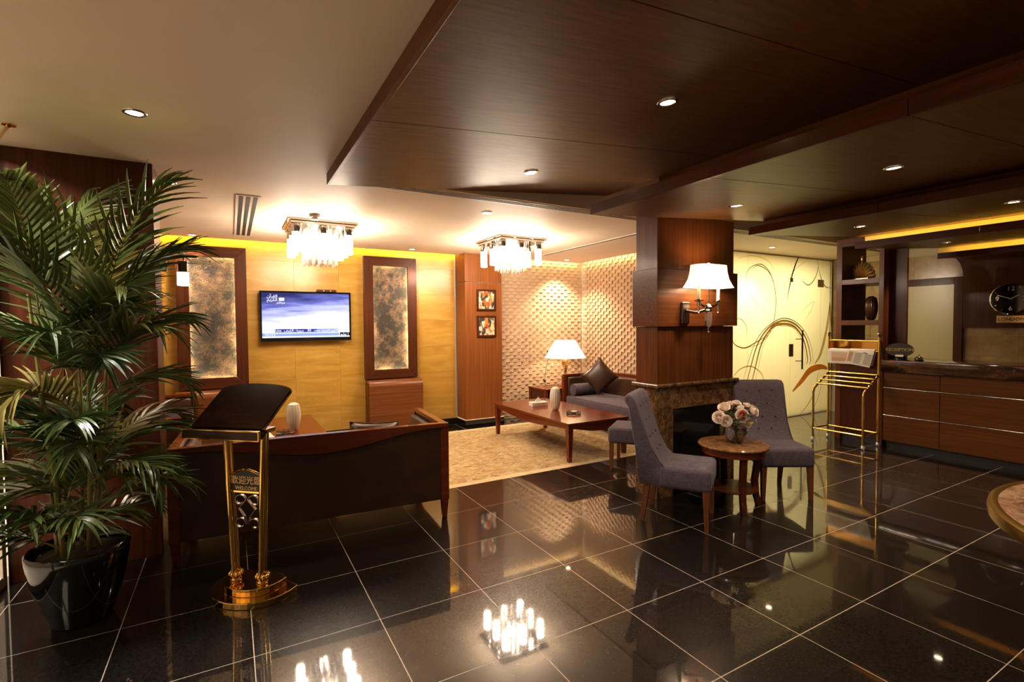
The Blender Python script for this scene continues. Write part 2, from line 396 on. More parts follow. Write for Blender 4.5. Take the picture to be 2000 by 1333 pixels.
# television picture: blurred blue-white streaks
m = D.materials.new('tv_picture'); m.use_nodes = True; M['tv_picture'] = m; nt = m.node_tree; nt.nodes.remove(nt.nodes['Principled BSDF'])
em = nt.nodes.new('ShaderNodeEmission'); em.inputs[1].default_value = 1.15
v = coords(m, (1.1,1,9), False, rot=(0,0.16,0)); n1 = N(m,'ShaderNodeTexNoise'); n1.inputs['Scale'].default_value = 2.2; n1.inputs['Detail'].default_value = 4; L(m, v, n1.inputs['Vector'])
tc = N(m,'ShaderNodeTexCoord'); sx = N(m,'ShaderNodeSeparateXYZ'); L(m, tc.outputs['Object'], sx.inputs[0])
md = N(m,'ShaderNodeMath', operation='MULTIPLY_ADD'); md.inputs[1].default_value = -1.5; md.inputs[2].default_value = 0.56; L(m, sx.outputs['Z'], md.inputs[0])
m2 = N(m,'ShaderNodeMath', operation='MULTIPLY_ADD'); m2.inputs[1].default_value = 0.22; L(m, sx.outputs['X'], m2.inputs[0]); L(m, md.outputs[0], m2.inputs[2])
m3 = N(m,'ShaderNodeMath', operation='MULTIPLY_ADD'); m3.inputs[1].default_value = 0.55; L(m, n1.outputs['Fac'], m3.inputs[0]); L(m, m2.outputs[0], m3.inputs[2])
r = ramp(m, [(0.36,(0.03,0.03,0.13)), (0.56,(0.14,0.15,0.50)), (0.72,(0.48,0.50,0.92)), (0.92,(0.92,0.93,1.0))]); L(m, m3.outputs[0], r.inputs[0]); L(m, r.outputs[0], em.inputs[0])
nt.links.new(em.outputs[0], nt.nodes['Material Output'].inputs[0])
emit('tv_white', (0.9,0.92,1.0), 1.1)
emit('tv_blue', (0.05,0.06,0.30), 1.0)
emit('tv_blue_light', (0.32,0.42,0.85), 1.0)
emit('tv_black', (0.01,0.01,0.03), 1.0)
# abstract painting
def art(name, seed):
    m = mat(name, rough=0.4); v = coords(m,(1,1,1),False)
    mp = N(m,'ShaderNodeMapping'); mp.inputs['Scale'].default_value = (20,1,11); mp.inputs['Rotation'].default_value = (0,0.7,0); mp.inputs['Location'].default_value = (seed,0,seed*2); L(m, v, mp.inputs[0])
    n0 = N(m,'ShaderNodeTexNoise'); n0.inputs['Scale'].default_value = 0.7; L(m, mp.outputs[0], n0.inputs['Vector'])
    ad = N(m,'ShaderNodeVectorMath', operation='MULTIPLY_ADD'); ad.inputs[1].default_value = (1.6,1.6,1.6); L(m, n0.outputs['Color'], ad.inputs[0]); L(m, mp.outputs[0], ad.inputs[2])
    vo = N(m,'ShaderNodeTexVoronoi'); vo.inputs['Scale'].default_value = 1.3; L(m, ad.outputs[0], vo.inputs['Vector'])
    sp_ = N(m,'ShaderNodeSeparateColor'); L(m, vo.outputs['Color'], sp_.inputs[0])
    r = ramp(m, [(0,(0.05,0.04,0.035)),(0.2,(0.62,0.22,0.03)),(0.4,(0.70,0.58,0.38)),(0.55,(0.36,0.08,0.02)),(0.7,(0.16,0.14,0.12)),(0.85,(0.74,0.68,0.55)),(1.0,(0.75,0.45,0.10))]); r.color_ramp.interpolation = 'CONSTANT'
    L(m, sp_.outputs[0], r.inputs[0]); L(m, r.outputs[0], bsdf(m).inputs['Base Color'])
art('painting_a', 1.3); art('painting_b', 4.9)

# ------------------------------------------------------------------ room shell
H = 2.68            # flat ceiling height
YB = 4.10           # back wall
def struct(o, label=None): o['kind'] = 'structure'; return tag(o, label)

# floor: pale joint bed with polished black tiles set in it
floor = struct(MB().box(-2.0, 9.0, -5.2, 4.2, -0.06, -0.0008).build('floor', 'grout'), 'polished black granite tile floor with pale joints')
T = 0.6; J = 0.0023
tile_me = None
def in_marble(x0, x1, y0, y1): return x0 > -1.25 and x1 < 4.25 and y0 >= 1.19 and y1 <= 3.61
def floor_tile(x0, x1, y0, y1):
    global tile_me
    full = abs(x1-x0-T) < 1e-6 and abs(y1-y0-T) < 1e-6
    if full and tile_me:
        o = D.objects.new('tile', tile_me); link(o, floor)
    else:
        hx, hy = (x1-x0)/2-J, (y1-y0)/2-J
        o = MB().box(-hx, hx, -hy, hy, -0.012, 0.0).build('tile', 'granite', floor)
        if full: tile_me = o.data
    o.location = ((x0+x1)/2, (y0+y1)/2, 0)
for i in range(-4, 15):
    for j in range(-6, 7):
        x0, x1, y0, y1 = i*T, (i+1)*T, j*T, (j+1)*T
        x0c, x1c, y0c, y1c = max(x0,-1.93), min(x1,8.6), y0, min(y1, 4.08)
        if x1c-x0c < 0.05 or y1c-y0c < 0.05: continue
        if in_marble(x0, x1, y0, y1): continue
        if y0 >= 1.79 and x0 > 4.5: continue         # behind the glass wall
        if y0 >= 0.9 and x1 < -1.19: continue
        if j == -6 and (i < -2 or i > 5): continue
        floor_tile(x0c, x1c, y0c, y1c)
for i in range(-2, 7):                                # strip behind the marble field
    pass
# marble carpet: cream border and small diagonal tiles
fx0, fx1, fy0, fy1 = -1.2, 4.2, 1.2, 3.6
carpet = struct(MB().box(fx0+J, fx1-J, fy0+J, fy1-J, -0.02, -0.003).build('floor_inlay', 'grout'), 'light brown marble inlay with cream border in the lounge floor')
bw = 0.10
inner = (fx0+bw, fx1-bw, fy0+bw, 3.5)
for (a, b, c, d) in ((fx0, fx1, fy0, fy0+bw), (fx0, fx1, 3.5, fy1), (fx0, fx0+bw, fy0+bw, 3.5), (fx1-bw, fx1, fy0+bw, 3.5)):
    MB().box(a+0.003, b-0.003, c+0.003, d-0.002, -0.012, 0.0).build('border_strip', 'cream_marble', carpet)
def clip_poly(poly, rect):
    for ax, lim, sg in ((0,rect[0],1),(0,rect[1],-1),(1,rect[2],1),(1,rect[3],-1)):
        out = []
        for k in range(len(poly)):
            p, q = poly[k], poly[(k+1)%len(poly)]
            a, b = (p[ax]-lim)*sg, (q[ax]-lim)*sg
            if a >= 0: out.append(p)
            if (a >= 0) != (b >= 0):
                t = a/(a-b); out.append((p[0]+(q[0]-p[0])*t, p[1]+(q[1]-p[1])*t))
        poly = out
        if len(poly) < 3: return None
    return poly
sq = 0.3*math.sqrt(2); hs = 0.3/math.sqrt(2)-0.0042; dia = None; n_dia = 0
for i in range(-6, 16):
    for j in range(-2, 10):
        for off in (0, 0.5):
            cx_, cy_ = (i+off)*sq - 0.02, (j+off)*sq + 0.13
            poly = [(cx_+hs, cy_), (cx_, cy_+hs), (cx_-hs, cy_), (cx_, cy_-hs)]
            c = clip_poly(poly, (inner[0]+.003, inner[1]-.003, inner[2]+.003, inner[3]-.003))
            if not c: continue
            whole = len(c) == 4 and all(abs(p[0]-q[0])+abs(p[1]-q[1]) < 1e-9 for p, q in zip(c, poly))
            if whole and dia:
                o = D.objects.new('tile', dia); link(o, carpet)
            else:
                o = MB().prism([(p[0]-cx_, p[1]-cy_) for p in c], -0.012, 0.0, 'z').build('tile', 'light_emperador', carpet)
                if whole: dia = o.data
            o.location = (cx_, cy_, 0); n_dia += 1

# white ceiling: lounge and entrance side; open over the tilted wood soffit
ceil = struct(MB().prism([(-2.0,-5.2),(-0.02,-5.2),(-0.02,0.63),(9.0,0.63),(9.0,1.8),(4.86,1.8),(4.86,YB-0.07),(-2.0,YB-0.07)], H, H+0.035, 'z').build('ceiling', 'ceiling_paint'), 'flat off-white painted ceiling over the lounge')
# the upper deck above the coves and the wood soffit
MB().box(-2.0, 9.0, -5.2, YB+0.1, H+0.42, H+0.46).build('upper_deck', 'plaster', ceil)
MB().box(-0.02, 9.0, 0.60, 0.63, H-0.0, H+0.42).build('bulkhead', 'ceiling_paint', ceil)
MB().box(-0.05, -0.02, -5.2, 0.63, H+0.03, H+0.42).build('bulkhead', 'ceiling_paint', ceil)

# --- back wall of yellow onyx slabs
wb = struct(MB().box(-2.0, 2.47, YB+0.02, YB+0.12, 0, H+0.42).build('wall_back', 'plaster'), 'golden yellow onyx slab wall behind the television')
for ix in range(-4, 5):
    xa, xb = 0.098+ix*0.585, 0.098+(ix+1)*0.585
    xa, xb = max(xa,-2.0), min(xb, 2.47)
    if xb-xa < 0.04: continue
    for iz in range(0, 8):
        za, zb = 0.10 if iz == 0 else 0.05+iz*0.4, min(0.05+(iz+1)*0.4, H+0.12)
        MB().box(xa+.0009, xb-.0009, YB, YB+0.022, za+.0009, zb-.0009).build('stone_panel', 'onyx', wb)
struct(MB().box(-2.0, 2.46, YB-0.018, YB, 0, 0.098).build('baseboard_back', 'black_stone'), 'low black stone skirting under the onyx wall')
# --- wooden pilaster
pil = struct(MB().box(2.50, 3.10, 3.80, YB+0.02, 0.1, H+0.1).build('trim_1', 'plaster'), 'honey brown wood clad pilaster between onyx and stone walls')
MB().box(2.475, 3.115, 3.775, YB, 0.11, 2.235).build('cladding_panel', 'honey_z', pil, bevel=.002)
MB().box(2.475, 3.115, 3.775, YB, 2.243, H-0.002).build('cladding_panel', 'honey_z', pil, bevel=.002)
MB().box(2.455, 3.135, 3.755, YB, 0.0, 0.10).build('skirting', 'black_stone', pil, bevel=.002)
MB().box(2.453, 3.137, 3.753, YB, 0.10, 0.108).build('skirting_joint', 'plaster', pil)

# --- split stone walls of the seating corner
XR = 4.94
wc = struct(MB().box(3.10, XR+0.1, YB+0.03, YB+0.13, 0, H+0.42).build('wall_corner', 'plaster'), 'beige woven split-stone wall behind the table lamp')
wr = struct(MB().box(XR+0.03, XR+0.13, 1.74, YB+0.13, 0, H+0.42).build('wall_right', 'plaster'), 'beige woven split-stone wall behind the blue-grey sofa')
PW, PH = 0.150, 0.057
def wedge():
    a = PW/2-0.0006; h = PH/2-0.0006
    v = [(-a,0,-h),(a,0,-h),(a,0,h),(-a,0,h), (-a,-0.005,-h),(a,-0.032,-h),(a,-0.024,h),(-a,-0.002,h), (0,-0.021,-h),(0,-0.013,h)]
    f = [(0,3,2,1),(4,8,9,7),(8,5,6,9),(0,1,5,8,4),(3,7,9,6,2),(0,4,7,3),(1,2,6,5)]
    return MB().add(v, f)
wo = wedge().build('stone', 'split_stone', wc); wme = wo.data; D.objects.remove(wo)
def stone_wall(root, n_cols, place, rz, want):
    rest = MB(); cnt = 0; rows = int(2.72/PH)
    R3 = Matrix.Rotation(rz, 3, 'Z')
    for r_ in range(rows):
        z = 0.03+PH*(r_+.5)
        for c_ in range(n_cols):
            p = Vector(place(c_ + (0.5 if r_ % 2 else 0.0), z))
            if want(c_, r_) and cnt < 300:
                o = D.objects.new('stone', wme); link(o, root); o.location = p; o.rotation_euler = (0,0,rz); cnt += 1
            else:
                rest.add([R3 @ v.co + p for v in wme.vertices], [tuple(q.vertices) for q in wme.polygons])
    if rest.v: rest.build('stone_courses', 'split_stone', root)['kind'] = 'stuff'
stone_wall(wc, 12, lambda c, z: (3.14+PW*(c+0.5), YB+0.03, z), 0.0, lambda c, r: r >= 9 and (c < 9 or r < 20))
stone_wall(wr, 15, lambda c, z: (XR+0.03, YB-0.02-PW*(c+0.5), z), -PI/2, lambda c, r: r >= 13 and c < 10)

# --- frosted glass wall with swirl film, room light behind it
YG = 1.70
gl = struct(D.objects.new('wall_glass', None), 'frosted pale yellow glass partition printed with brown swirls'); link(gl)
MB().box(XR+.03, 8.64, YG-0.03, YG+0.05, -0.002, 0.012).build('floor_channel', 'steel', gl)
MB().box(XR-.02, 9.0, YG+0.0, YG+0.10, H-0.02, H+0.05).build('head_channel', 'ceiling_paint', gl)
for xa, xb in ((XR+.13, 6.33), (6.335, 7.455), (7.462, 8.335), (8.342, 8.62)):
    MB().box(xa, xb, YG, YG+0.012, 0.012, H-0.02).build('glass_pane', 'frosted', gl)
MB().box(8.625, 8.66, YG-0.03, YG+0.05, 0, H).build('side_post', 'steel', gl)
MB().box(8.23, 8.41, YG-0.012, YG-0.001, 2.19, 2.32).build('door_hinge', 'steel', gl, bevel=.002)
MB().box(7.42, 7.50, YG-0.012, YG-0.001, 2.25, 2.32).build('patch_fitting', 'steel', gl, bevel=.002)
MB().box(7.41, 7.515, YG-0.018, YG-0.001, 1.01, 1.22).build('door_lock', 'dark_metal', gl, bevel=.003)
MB().cyl((7.70,YG-0.06,0.79), (7.70,YG-0.06,1.45), 0.014, n=12).build('door_handle', 'black_gloss', gl, smooth=True)
for zz in (0.93, 1.30): MB().cyl((7.70,YG-0.06,zz), (7.60,YG-0.001,zz), 0.008, n=10).build('handle_bracket', 'steel', gl, smooth=True)
def swirl(pts, wmax, m_, lay=1, steps=10, taper=True, name='printed_swirl'):
    """flat printed ribbon on the glass, Catmull-Rom through xz points"""
    P = [Vector((p[0], p[1])) for p in pts]; P = [2*P[0]-P[1]] + P + [2*P[-1]-P[-2]]
    ln = []
    for i in range(1, len(P)-2):
        for s_ in range(steps):
            t = s_/steps
            ln.append(0.5*((2*P[i]) + (P[i+1]-P[i-1])*t + (2*P[i-1]-5*P[i]+4*P[i+1]-P[i+2])*t*t + (3*P[i]-P[i-1]-3*P[i+1]+P[i+2])*t**3))
    ln.append(P[-2]); n = len(ln); y = YG-0.0006*lay; vs_ = []; fs_ = []
    for i, p in enumerate(ln):
        d = (ln[min(i+1,n-1)]-ln[max(i-1,0)]).normalized(); q = Vector((-d.y, d.x))
        wd = 0.72*wmax/2*((0.25+0.75*math.sin(PI*(i/(n-1)))) if taper else 1)
        a, b = p+q*wd, p-q*wd
        vs_ += [(a.x, y, a.y), (b.x, y, b.y), (a.x, y+.0003, a.y), (b.x, y+.0003, b.y)]
    for i in range(n-1):
        k = 4*i; fs_ += [(k, k+1, k+5, k+4), (k+2, k+6, k+7, k+3), (k, k+4, k+6, k+2), (k+1, k+3, k+7, k+5)]
    MB().add(vs_, fs_).build(name, m_, gl)
def gpx(x, y):
    """photo pixel to a point of the glass plane"""
    d = rt*((x-1000)/FPX) - up*((y-666.5)/FPX) + fw
    p = CAM_POS + d*((YG-CAM_POS.y)/d.y); return (p.x, p.z)
def sw(px, *a, **k): swirl([gpx(*q) for q in px], *a, **k)
for k, (dx, w_, mm) in enumerate(((0,0.02,'film_dark'), (5,0.05,'film_mid'), (11,0.06,'film_mid'), (15,0.012,'film_dark'))):
    sw([(1448+dx*1.6,760), (1458+dx*1.5,720), (1474+dx*1.2,672), (1497+dx,640), (1530,622+dx), (1560-dx*.7,634+dx*.5), (1580-dx,664), (1588-dx,700), (1586-dx,712)], w_, mm, 1+k)
sw([(1455,560),(1458,535),(1470,520),(1490,518),(1507,540),(1515,580),(1512,625),(1500,655),(1480,674),(1450,680)], 0.022, 'film_mid', 2)
sw([(1467,527),(1480,519),(1500,530),(1510,552)], 0.018, 'film_dark', 3)
sw([(1428,660),(1436,674),(1455,680),(1478,668),(1500,655)], 0.03, 'film_mid', 3)
sw([(1563,497),(1555,513),(1545,545),(1537,586)], 0.045, 'film_dark', 4)
sw([(1594,501),(1598,520),(1592,543),(1580,557),(1569,551),(1566,546)], 0.022, 'film_dark', 2)
sw([(1598,522),(1604,545),(1612,560),(1621,563)], 0.026, 'film_dark', 3)
sw([(1430,630),(1445,623),(1457,637),(1459,660)], 0.015, 'film_mid', 2)
sw([(1621,590),(1615,640),(1603,690),(1591,712)], 0.10, 'film_light', 1)
sw([(1548,765),(1565,745),(1582,724),(1603,717),(1621,722)], 0.16, 'film_orange', 2)
sw([(1598,728),(1592,760),(1578,790),(1560,812)], 0.02, 'film_mid', 3)
sw([(1605,735),(1601,765),(1590,795),(1576,812)], 0.014, 'film_mid', 3)
sw([(1430,740),(1445,722),(1466,716),(1485,728),(1494,748)], 0.03, 'film_light', 1)
sw([(1490,610),(1470,590),(1466,575),(1478,590),(1500,615),(1512,640)], 0.012, 'film_light', 1)
sw([(1510,610),(1530,560),(1555,525),(1575,510)], 0.010, 'film_light', 1)
sw([(1560,620),(1575,600),(1590,590),(1582,610),(1570,628)], 0.010, 'film_light', 1)
sw([(1440,505),(1465,500),(1490,505),(1508,520),(1520,560)], 0.010, 'film_light', 1)
# corridor behind the glass
bk = struct(MB().box(5.09, 9.0, 3.2, 3.3, 0, H+0.4).build('wall_corridor', 'plaster'), 'plain wall of the lit corridor behind the frosted glass')
la = D.lights.new('corridor_lamp', 'AREA'); la.energy = 150; la.color = (1.0,0.92,0.70); la.shape = 'RECTANGLE'; la.size = 2.6; la.size_y = 0.5
lo = D.objects.new('corridor_lamp', la); link(lo); lo.location = (6.9, 2.5, H-0.05)

# --- reception back wall of beige marble slabs
XM = 8.65
wm = struct(MB().box(XM+0.02, XM+0.12, -5.2, 1.68, 0, H+0.42).build('wall_reception', 'plaster'), 'beige marble slab wall behind the reception counter')
for k in range(0, 14):
    ya, yb_ = 1.66-(k+1)*0.6, 1.66-k*0.6
    if yb_ < -2.4: break
    for iz in range(9):
        za, zb = 0.18+(iz-1)*0.3 if iz else 0.0, min(0.18+iz*0.3, H)
        if zb-za < .02 or zb < 0.9: continue
        MB().box(XM, XM+0.02, ya+.0012, yb_-.0012, za+.0012, zb-.0012).build('stone_panel', 'beige_marble', wm)
# framed frosted door in that wall
dr = struct(D.objects.new('door_1', None), 'dark framed door with frosted glass beside the marble'); link(dr)
fr = MB(); fr.box(XM-0.05, XM, 0.55, 0.66, 0, 2.23); fr.box(XM-0.05, XM, -0.155, -0.05, 0, 2.23); fr.box(XM-0.05, XM, -0.05, 0.55, 2.125, 2.23)
fr.build('door_frame', 'deep_z', dr, bevel=.003)
mat('door_glass', (0.55,0.48,0.28), 0.25, spec=0.5)
MB().box(XM-0.022, XM-0.004, -0.05, 0.55, 0.02, 2.125).build('door_pane', 'door_glass', dr)

# --- left wall: dark wood column and shop window
XL = -1.89
colm = struct(MB().box(-1.88, -1.12, 0.94, 1.25, 0, H).build('trim_2', 'plaster'), 'dark wood clad column behind the potted palm')
MB().box(-1.885, -1.10, 0.92, 1.27, 0.0, 2.135).build('cladding_panel', 'deep_z', colm, bevel=.003)
MB().box(-1.885, -1.10, 0.92, 1.27, 2.142, H-0.001).build('cladding_panel', 'deep_z', colm, bevel=.003)
MB().box(-2.0, -1.95, 1.27, YB, 0, H+.4).build('wall_left', 'plaster')['kind'] = 'structure'
win = struct(D.objects.new('window_1', None), 'tall metal framed shop window beside the palm'); link(win)
fr = MB()
fr.box(XL-0.05, XL, 0.86, 0.92, 0, H); fr.box(XL-0.05, XL, 0.55, 0.59, 0, H)
for yy in (-0.45, -1.5, -2.6): fr.box(XL-0.05, XL, yy, yy+0.05, 0, H)
for za, zb in ((0,0.07),(1.02,1.06),(2.42,2.47),(H-0.05,H)): fr.box(XL-0.046, XL-0.004, -5.2, 0.86, za, zb)
fr.build('window_frame', 'cream_paint', win, bevel=.003)
for ya, yb_ in ((0.59,0.86), (-0.40,0.55), (-1.45,-0.45), (-2.55,-1.5), (-5.2,-2.6)):
    for za, zb in ((0.07,1.02),(1.06,2.42),(2.47,H-0.05)):
        MB().box(XL-0.03, XL-0.022, ya, yb_, za, zb).build('window_pane', 'pane', win)
# --- street front seen through it
st = struct(MB().box(-4.6, -4.5, -5.2, 3.0, -0.2, 3.4).build('wall_street', 'plaster'), 'pale house front across the pavement outside the window')
struct(MB().box(-4.6, -2.0, -5.2, 3.0, -0.25, -0.05).build('pavement', 'plaster'), 'pale pavement outside the shop window')
la = D.lights.new('outside_light', 'AREA'); la.energy = 200; la.color = (1.0,0.95,0.90); la.shape = 'RECTANGLE'; la.size = 0.5; la.size_y = 0.5
lo = D.objects.new('outside_light', la); link(lo); lo.location = (-2.9, 0.0, 3.2); lo.rotation_euler = (0.15, -0.95, 0)
la = D.lights.new('outside_light', 'AREA'); la.energy = 230; la.color = (1.0,0.82,0.62); la.shape = 'RECTANGLE'; la.size = 0.8; la.size_y = 5.0  # added fill light; its bounce off the pavement brightens the ceiling inside
lo = D.objects.new('outside_light', la); link(lo); lo.location = (-3.3, -1.6, 3.3)

# ------------------------------------------------------------------ tilted wood soffit
sof = struct(D.objects.new('ceiling_wood', None), 'overlapping tilted brown wood soffit panels over the lobby'); link(sof)
def soffit(x0, x1, z0, slope, yend, seams, th=0.075, riser=None, lit=False):
    """one louvre: boards split at the seams, front fascia, riser down to the next one"""
    ys = [yend] + seams
    for a, b in zip(ys[:-1], ys[1:]):
        ya, yb_ = b+0.003, a-0.003
        z1 = z0+slope*(x1-x0)
        v = [(x0,ya,z0),(x1,ya,z1),(x1,yb_,z1),(x0,yb_,z0),(x0,ya,z0+.03),(x1,ya,z1+.03),(x1,yb_,z1+.03),(x0,yb_,z0+.03)]
        MB().add(v, [(0,3,2,1),(4,5,6,7),(0,1,5,4),(1,2,6,5),(2,3,7,6),(3,0,4,7)]).build('soffit_board', 'soffit_x', sof)
        MB().box(x0-0.012, x0+0.012, ya, yb_+0.003, z0-0.001, z0+th).build('fascia_board', 'veneer_y' if x0 < 0 else 'deep_y', sof, bevel=.0015)
    if riser:
        MB().box(x1-0.004, x1+0.014, ys[-1], min(yend-0.001, YE-0.004), riser, z0+slope*(x1-x0)+0.03).build('riser_board', 'riser_lit' if lit else 'veneer_y', sof)
SEAM1 = [-0.70, -1.96, -3.2, -4.4, -5.2]
SEAM2 = [-1.215, -2.21, -3.2, -4.2, -5.2]
YE = -0.09
soffit(-0.02, 2.58, 2.60, 0.090, 0.603, SEAM1, 0.082, riser=2.50)
soffit(1.845, 4.02, 2.440, 0.072, YE, SEAM2, riser=2.50)
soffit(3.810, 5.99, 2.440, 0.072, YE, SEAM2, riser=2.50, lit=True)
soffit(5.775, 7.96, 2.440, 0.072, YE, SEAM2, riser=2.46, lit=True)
soffit(7.740, 8.64, 2.430, 0.072, -0.165, SEAM2, riser=None)
for x_, z_ in ((5.795, 2.472), (7.76, 2.462)):       # led strips lying on top of the next louvre
    MB().box(x_, x_+0.02, -5.1, -0.12 if x_ < 7 else -0.24, z_+0.004, z_+0.016).build('led_strip', 'led_soffit', sof)

# ------------------------------------------------------------------ stone and wood pillar
pl = struct(MB().box(2.70, 3.58, 0.02, 0.20, 1.0, H).build('trim_3', 'ceiling_paint'), 'square wood and marble clad pillar with a wall lamp')
px0, px1, py0, py1 = 2.625, 3.655, -0.03, 0.235
MB().box(px0, px1, py0, py1, 1.035, 1.545).build('cladding_panel', 'veneer_z', pl, bevel=.002)
MB().box(px0-0.025, px1+0.03, py0-0.025, py1+0.02, 1.548, 2.06).build('cladding_band', 'veneer_x', pl, bevel=.002)
MB().box(px0, px1, py0, py1, 2.063, 2.565).build('cladding_panel', 'veneer_z', pl, bevel=.002)
MB().box(px0-0.035, px1+0.045, py0-0.04, py1+0.03, 1.005, 1.035).build('marble_cap', 'emperador', pl, bevel=.008)
b = MB(); b.box(px0-0.005, px1+0.005, py0+0.02, py1, 0.0, 1.004); b.build('marble_base', 'emperador', pl)
MB().box(px0-0.01, px1+0.01, py0-0.01, py0+0.02, 0.80, 1.004).build('marble_slab', 'emperador', pl, bevel=.001)
MB().box(px0-0.01, px0+0.19, py0-0.01, py0+0.02, 0.0, 0.799).build('marble_slab', 'emperador', pl, bevel=.001)
MB().box(px1-0.19, px1+0.01, py0-0.01, py0+0.02, 0.0, 0.799).build('marble_slab', 'emperador', pl, bevel=.001)
MB().box(px0+0.192, px1-0.192, py0+0.0, py0+0.02, 0.0, 0.798).build('black_inset', 'black_gloss', pl)

# ------------------------------------------------------------------ ceiling fittings
def slot_vent(name, label, x0, x1, y0, y1, n, along):
    t = tag(MB().box(x0, x1, y0, y1, H-0.006, H-0.0005).build(name, 'white_metal'), label, 'air vent')
    wd = (x1-x0) if along == 'y' else (y1-y0)
    ln = (y1-y0) if along == 'y' else (x1-x0)
    p = wd/(n*2+1); segs = max(2, int(ln/0.12))
    for k in range(n):
        a = (x0 if along == 'y' else y0)+p*(2*k+0.9); b = a+p*1.2
        mb = MB()
        if along == 'y': mb.box(a, b, y0+0.03, y1-0.03, H-0.0075, H-0.006)
        else: mb.box(x0+0.02, x1-0.02, a, b, H-0.0075, H-0.006)
        mb.build('slot', 'slot_dark', t)
    return t
slot_vent('ceiling_vent', 'white ceiling air vent with three dark slots beside the chandelier', -0.60, -0.41, 1.53, 3.62, 3, 'y')
slot_vent('linear_diffuser', 'long white linear air diffuser along the edge of the wood soffit', 0.25, 8.6, 0.64, 0.76, 3, 'x')
slot_vent('linear_diffuser', 'narrow pale linear diffuser running toward the stone wall corner', 3.66, 3.74, 1.25, 3.45, 1, 'y')
sd = thing('smoke_detector', 'small round white smoke detector on the ceiling by the chandelier', 'smoke detector', (0.09, 2.05, H))
MB().lathe([(0.02,-0.052),(0.035,-0.05),(0.04,-0.035),(0.052,-0.03),(0.055,0.0)], 24).build('housing', 'white_plastic', sd, smooth=True)
MB().lathe([(0.012,-0.056),(0.018,-0.05)], 12).build('sensor', 'black_matte', sd, smooth=True)
rod = thing('ceiling_rod', 'thin bent brass rod hanging from the ceiling over the palm', 'rod', (-1.684, 0.487, H))
MB().tube([(0,0,0),(0.0,-0.02,-0.02),(0.02,-0.16,-0.09),(0.05,-0.36,-0.2)], 0.009, 8).build('rod_bar', 'brass', rod, smooth=True)
MB().lathe([(0.03,-0.006),(0.03,0)], 16).build('rod_rose', 'brass', rod, smooth=True)

def downlight(x, y, z, slope=0.0, group='', label='', power=1.0, spread=1.9):
    t = thing('downlight', label, 'downlight', (x, y, z), 0, group); t.rotation_euler = (0, -math.atan(slope), 0)
    rg = MB(); n = 28; vs_ = []; fs_ = []
    for r_, zz in ((0.036,-0.001),(0.040,-0.006),(0.052,-0.005),(0.055,0.0)):
        vs_ += [(r_*math.cos(2*PI*k/n), r_*math.sin(2*PI*k/n), zz) for k in range(n)]
    fs_ = [(i*n+k, i*n+(k+1)%n, (i+1)*n+(k+1)%n, (i+1)*n+k) for i in range(3) for k in range(n)]
    rg.add(vs_, fs_).build('trim_ring', 'steel', t, smooth=True)
    MB().lathe([(0.036,-0.0025),(0.036,-0.001)], 24).build('lens', 'down_glow', t)
    la = D.lights.new('downlight_lamp', 'SPOT'); la.energy = L_DOWN*power; la.color = WARM; la.spot_size = spread; la.spot_blend = 0.6; la.shadow_soft_size = 0.035
    lo = D.objects.new('downlight_lamp', la); link(lo, t); lo.location = (0,0,-0.02)
g1 = 'downlights in the white ceiling'
for x, y, pw, lb in ((-1.068,-0.02,0.8,'round lit downlight in the white ceiling above the palm and lectern'), (-1.051,1.40,0.7,'round lit downlight in the white ceiling beside the dark wood column'),
                     (-1.037,3.86,1.3,'round lit downlight over the crocodile panel by the wood column'), (1.644,3.76,1.6,'round lit downlight over the crocodile panel by the pilaster'),
                     (1.553,1.17,1.0,'round lit downlight in the white ceiling between chandeliers and diffuser'), (4.37,3.74,3.4,'round lit downlight in the corner of the two stone walls'),
                     (6.245,1.25,3.0,'round lit downlight in the white ceiling before the frosted glass')):
    downlight(x, y, H-0.001, 0, g1, lb, pw)
g2 = 'downlights in the wood soffit'
for x, y, lb in ((1.335,-1.354,'round lit downlight in the middle board of the widest wood soffit panel'), (1.33,-0.018,'round lit downlight in the end board of the widest wood soffit panel'), (1.33,-2.7,'round lit downlight in the third board of the widest wood soffit panel')):
    downlight(x, y, 2.60+0.09*(x+0.02)-0.001, 0.09, g2, lb, 1.2)
for x, y, lb in ((2.876,-1.712,'round lit downlight in the soffit panel over the pillar, second board'), (2.876,-0.625,'round lit downlight in the soffit panel just before the pillar'), (2.876,-2.8,'round lit downlight in the soffit panel over the pillar, third board')):
    downlight(x, y, 2.44+0.072*(x-1.845)-0.001, 0.072, g2, lb, 1.0)
for x, y, lb in ((4.66,-0.68,'round lit downlight in the soffit panel with the yellow light edge, end board'), (4.66,-1.76,'round lit downlight in the soffit panel with the yellow light edge, second board'), (4.66,-2.8,'round lit downlight in the soffit panel with the yellow light edge, third board')):
    downlight(x, y, 2.44+0.072*(x-3.81)-0.001, 0.072, g2, lb, 1.0)
for x, y, lb in ((6.72,-0.62,'round lit downlight in the soffit panel above the counter sign'), (6.72,-1.8,'round lit downlight in the soffit panel above the long counter')):
    downlight(x, y, 2.44+0.072*(x-5.775)-0.001, 0.072, g2, lb, 0.8)

# ------------------------------------------------------------------ cove light strips over the lounge walls
cv = struct(D.objects.new('trim_4', None), 'hidden light strip in the slot between ceiling and lounge walls'); link(cv)
MB().box(-1.9, 2.45, YB-0.0695, YB-0.062, H+0.006, H+0.03).build('led_strip', 'led_yellow', cv)
MB().box(3.15, 4.84, YB-0.0695, YB-0.062, H+0.006, H+0.03).build('led_strip', 'led_warm', cv)
MB().box(4.861, 4.868, 1.85, 4.0, H+0.006, H+0.03).build('led_strip', 'led_warm', cv)

